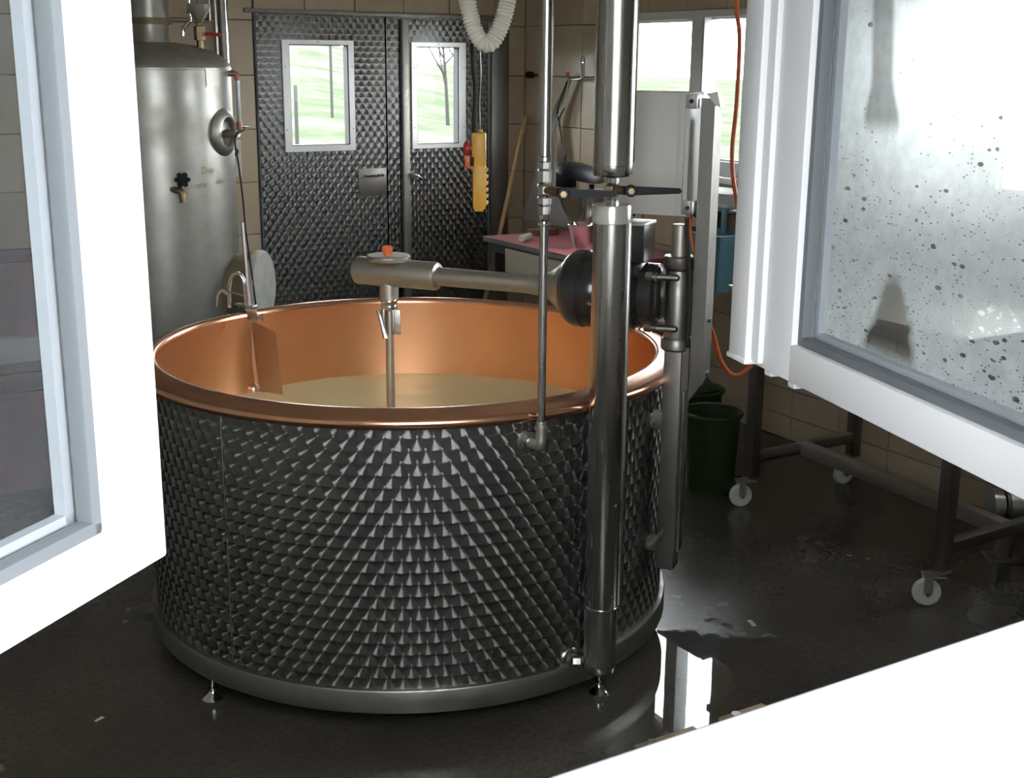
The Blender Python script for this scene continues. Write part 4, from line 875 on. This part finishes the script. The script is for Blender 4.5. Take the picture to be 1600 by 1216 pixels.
obj('cup', MB().lathe([(0.0, TZ), (0.042, TZ), (0.044, TZ + 0.004), (0.074, TZ + 0.118), (0.077, TZ + 0.120), (0.075, TZ + 0.123), (0.071, TZ + 0.118), (0.041, TZ + 0.006), (0.0, TZ + 0.005)], (3.80, 5.515, 0), seg=40), M['chrome'], cu)
can = thing('steel_canister', 'tall plain steel canister behind the tapered cup', 'canister', (3.93, 5.62, TZ))
obj('body', MB().lathe([(0.0, TZ), (0.075, TZ), (0.077, TZ + 0.004), (0.077, TZ + 0.27), (0.0, TZ + 0.272)], (3.96, 5.66, 0), seg=40), M['steel'], can)
obj('lid', MB().lathe([(0.077, TZ + 0.262), (0.082, TZ + 0.264), (0.082, TZ + 0.278), (0.076, TZ + 0.283), (0.0, TZ + 0.286)], (3.96, 5.66, 0), seg=40), M['steel_sat'], can)
obj('lid_knob', MB().cyl((3.96, 5.66, TZ + 0.284), (3.96, 5.66, TZ + 0.31), 0.014, seg=12), M['black'], can)
tag(obj('wooden_block', MB().box((3.88, 6.02, TZ + 0.017), (0.16, 0.10, 0.034), rotz(10), 0.004), pm('dark_wood', (0.16, 0.08, 0.045), 0.6)), 'dark wooden block at the back corner of the red table top', 'block')
tag(obj('paper_roll', MB().cyl((3.72, 5.90, TZ + 0.018), (3.61, 5.815, TZ + 0.018), 0.018, seg=16, bev=0.003), M['white_cloth']), 'small white roll lying at the edge of the red table top', 'roll')

# ------------------------------------------------------------------ shelf under the window, blue tub, trolley, buckets
sh = thing('wall_shelf', 'steel shelf with a bright rolled edge under the bright window', 'shelf', (3.98, 4.42, 1.07))
obj('board', MB().box((3.99, 4.42, 1.090), (0.32, 0.92, 0.014), bev=0.003), M['steel_sat'], sh)
obj('front_edge', MB().cyl((3.828, 3.96, 1.088), (3.828, 4.88, 1.088), 0.011, seg=12), M['chrome'], sh)
for y in (4.05, 4.80): obj('bracket', MB().prism([(4.15, y, 1.083), (3.88, y, 1.083), (4.15, y, 0.90)], (0, 0.02, 0)), M['steel_dark'], sh)
pp = thing('paper_pile', 'stack of white paper on the steel shelf', 'paper', (3.96, 4.5, 1.097))
for k in range(5): obj('sheet', MB().box((3.99 - 0.005 * k, 4.60 - 0.01 * (k % 3), 1.1035 + 0.0125 * k), (0.24, 0.34 - 0.01 * k, 0.0125), rotz(4 * (k % 3) - 3), 0.002), M['white_cloth'], pp)
tag(obj('crumpled_cloth', MB().grid(lambda a, b: Vector((3.88 + 0.20 * a, 4.06 + 0.24 * b, 1.097 + 0.075 * math.sin(math.pi * a) * math.sin(math.pi * b) * (0.8 + 0.5 * noise.noise(Vector((a * 5, b * 5, 2)))))), 16, 16), M['white_cloth'], ang=60), 'crumpled white cloth on the steel shelf', 'cloth')
bt = thing('blue_bucket', 'blue plastic tub hanging by its strap from the steel shelf', 'tub', (3.87, 4.42, 0.75))
tub = MB()
def rr_(w, d, z): return [Vector((3.74 + sx * (d / 2 - 0.02) + 0.02 * math.cos(a), 4.39 + sy * (w / 2 - 0.02) + 0.02 * math.sin(a), z)) for sx, sy, a0 in ((1, 1, 0), (-1, 1, 90), (-1, -1, 180), (1, -1, 270)) for a in (R(a0), R(a0 + 45), R(a0 + 90))]
loops = [rr_(0.28, 0.16, 0.750), rr_(0.32, 0.18, 0.985), rr_(0.345, 0.20, 0.985), rr_(0.345, 0.20, 1.005), rr_(0.315, 0.175, 1.005), rr_(0.27, 0.15, 0.765)]
lv = [[tub.bm.verts.new(p) for p in l] for l in loops]
for a, b in zip(lv[:-1], lv[1:]):
    for k in range(12): tub.bm.faces.new((a[k], a[(k + 1) % 12], b[(k + 1) % 12], b[k]))
tub.bm.faces.new(lv[0]); tub.bm.faces.new(lv[-1])
obj('tub', tub, M['blue'], bt)
obj('strap', MB().box((3.815, 4.40, 1.045), (0.012, 0.030, 0.110), bev=0.003).box((3.83, 4.40, 1.103), (0.05, 0.03, 0.008), bev=0.002), M['blue'], bt)

tr = thing('trolley', 'square-tube steel trolley on white castors behind the steamed-up sash', 'trolley', (3.60, 3.11, 0))

LEG = [(3.36, 3.635), (3.24, 2.575), (3.935, 3.640), (3.90, 2.590)]
for (x, y) in LEG:
    lg = obj('leg', MB().box((x, y, 0.50), (0.045, 0.045, 0.76), bev=0.003), M['steel_dark'], tr)
for (p, q, z) in ((LEG[0], LEG[2], 0.205), (LEG[1], LEG[3], 0.205), (LEG[0], LEG[2], 0.86), (LEG[1], LEG[3], 0.86), (LEG[0], LEG[1], 0.86), (LEG[2], LEG[3], 0.86)):
    a = Vector((p[0], p[1], z)); b = Vector((q[0], q[1], z)); d = b - a
    obj('rail', MB().box((a + b) / 2, (d.length, 0.04, 0.04), Matrix.Rotation(math.atan2(d.y, d.x), 3, 'Z'), 0.003), M['steel_dark'], tr)
a = Vector((3.635, 3.64, 0.205)); b = Vector((3.57, 2.59, 0.205)); d = b - a
obj('centre_rail', MB().box((a + b) / 2, (d.length, 0.05, 0.05), Matrix.Rotation(math.atan2(d.y, d.x), 3, 'Z'), 0.003), M['steel_sat'], tr)
obj('tray', MB().box((3.60, 3.115, 0.895), (0.74, 1.14, 0.03), bev=0.004), M['steel_sat'], tr)
for i, (x, y) in enumerate(LEG):
    ang = (-22, -38, -10, -40)[i]; rz = rotz(ang); c = Vector((x, y, 0)); off = rz @ Vector((-0.040, 0, 0))
    cs = obj('castor', MB().box(c + Vector((0, 0, 0.122)), (0.05, 0.05, 0.006)).cyl(c + Vector((0, 0, 0.105)), c + Vector((0, 0, 0.122)), 0.016, seg=12)
        .box(c + off + rz @ Vector((0, 0.022, 0)) + Vector((0, 0, 0.080)), (0.030, 0.004, 0.065), rz).box(c + off + rz @ Vector((0, -0.022, 0)) + Vector((0, 0, 0.080)), (0.030, 0.004, 0.065), rz)
        .box(c + off * 0.5 + Vector((0, 0, 0.108)), (0.075, 0.048, 0.006), rz), M['steel_sat'], tr)
    axd = rz @ Vector((0, 1, 0))
    obj('wheel', MB().lathe([(0.0, -0.013), (0.018, -0.014), (0.030, -0.010), (0.041, -0.013), (0.046, -0.009), (0.047, 0.0), (0.046, 0.009), (0.041, 0.013), (0.030, 0.010), (0.018, 0.014), (0.0, 0.013)], c + off + Vector((0, 0, 0.047)), axd, 32), M['nylon'], cs)
    obj('axle', MB().cyl(c + off + Vector((0, 0, 0.047)) - axd * 0.028, c + off + Vector((0, 0, 0.047)) + axd * 0.028, 0.008, seg=10), M['steel_dark'], cs)
cd = Vector((0.84, -0.54, -0.03)).normalized(); c0 = Vector((3.715, 2.775, 0.205))
hc = thing('pump_coupling', 'ribbed stainless pump coupling on a small foot behind the trolley leg', 'coupling', (3.76, 2.745, 0))
obj('coupling', MB().lathe([(0.0, 0.0), (0.045, 0.0), (0.062, 0.004), (0.062, 0.040), (0.050, 0.045), (0.050, 0.060), (0.058, 0.064), (0.058, 0.095), (0.044, 0.10), (0.044, 0.118), (0.054, 0.122), (0.054, 0.15), (0.038, 0.156), (0.038, 0.19), (0.0, 0.19)], c0, cd, 36), M['alu'], hc)
obj('clamp_ring', MB().lathe([(0.050, 0.046), (0.064, 0.048), (0.064, 0.058), (0.050, 0.060)], c0, cd, 36), M['steel_dark'], hc)
obj('foot', MB().box((3.775, 2.737, 0.075), (0.05, 0.05, 0.16), rotz(-33), 0.004).box((3.775, 2.737, 0.006), (0.12, 0.10, 0.012), rotz(-33), 0.003), M['steel_dark'], hc)

def bucket(x, y, label, s=1.0):
    t = thing('bucket', label, 'bucket', (x, y, 0))
    obj('body', MB().lathe([(0.0, 0.0), (0.098 * s, 0.0), (0.102 * s, 0.006), (0.118 * s, 0.315), (0.128 * s, 0.318), (0.130 * s, 0.326), (0.124 * s, 0.334), (0.116 * s, 0.332), (0.099 * s, 0.010), (0.0, 0.010)], (x, y, 0), seg=48), M['green'], t)
    hp = [(x + 0.122 * s * math.cos(R(q)) , y + 0.122 * s * math.sin(R(q)) , 0.330 + 0.004) for q in range(20, 201, 15)]
    obj('handle', MB().tube(hp, 0.003, 8, 2), M['steel_dark'], t)
    return t
bucket(3.373, 3.905, 'dark green bucket standing beside the trolley leg')
b2 = bucket(3.56, 4.25, 'dark green bucket with a rag in it behind the nearer bucket', 1.05)
tag(obj('green_rag', MB().grid(lambda a, b: Vector((3.56 + 0.20 * (a - 0.5), 4.25 + 0.20 * (b - 0.5), 0.335 + 0.06 * (math.sin(math.pi * a) * math.sin(math.pi * b)) * (1 + 0.8 * noise.noise(Vector((a * 4, b * 4, 7)))))), 14, 14), pm('dark_green_cloth', (0.03, 0.055, 0.02), 0.9), ang=60), 'dark green rag bulging out of the bucket behind', 'rag')

# ------------------------------------------------------------------ things glimpsed through the streaked pane on the left
bn = thing('low_bench', 'grey bench seen through the streaked left pane', 'bench', (0.85, 5.5, 0))
obj('top', MB().box((0.80, 5.45, 0.60), (0.75, 0.42, 0.10), bev=0.006), M['bench'], bn)
for x in (0.47, 1.13):
    for y in (5.28, 5.62): obj('leg', MB().box((x, y, 0.275), (0.05, 0.05, 0.55)), M['steel_dark'], bn)
def crate(x, y, z, w, d, h, label):
    mb = MB(); t = thing('crate', label, 'crate', (x, y, z))
    mb.box((x, y, z + 0.008), (w, d, 0.016)); obj('base', mb, M['crate'], t)
    for sx, sy in ((1, 0), (-1, 0), (0, 1), (0, -1)):
        b = MB()
        b.box((x + sx * w / 2, y + sy * d / 2, z + h * 0.5), (0.015 if sx else w, 0.015 if sy else d, h), bev=0.003)
        b.box((x + sx * w / 2, y + sy * d / 2, z + h - 0.012), (0.03 if sx else w + 0.02, 0.03 if sy else d + 0.02, 0.024), bev=0.003)
        obj('side', b, M['crate'], t)
crate(0.80, 5.47, 0.65, 0.55, 0.36, 0.30, 'dull red plastic crate on the grey bench')
crate(0.80, 5.45, 0.0, 0.55, 0.34, 0.42, 'dull red plastic crate on the floor under the grey bench')

# ------------------------------------------------------------------ bits on the floor
for (x, y, sx, sy, a, lb) in ((0.667, 3.217, 0.030, 0.012, 30, 'small pale crumb on the floor left of the vat'), (2.61, 2.78, 0.016, 0.05, -20, 'small glinting scrap of foil on the wet floor')):
    tag(obj('floor_scrap', MB().grid(lambda u, v: Vector((x, y, 0)) + rotz(a) @ Vector(((u - 0.5) * sx, (v - 0.5) * sy, 0.0015 + 0.004 * abs(noise.noise(Vector((u * 6, v * 6, x)))))), 6, 6), M['grey_cap']), lb, 'scrap')
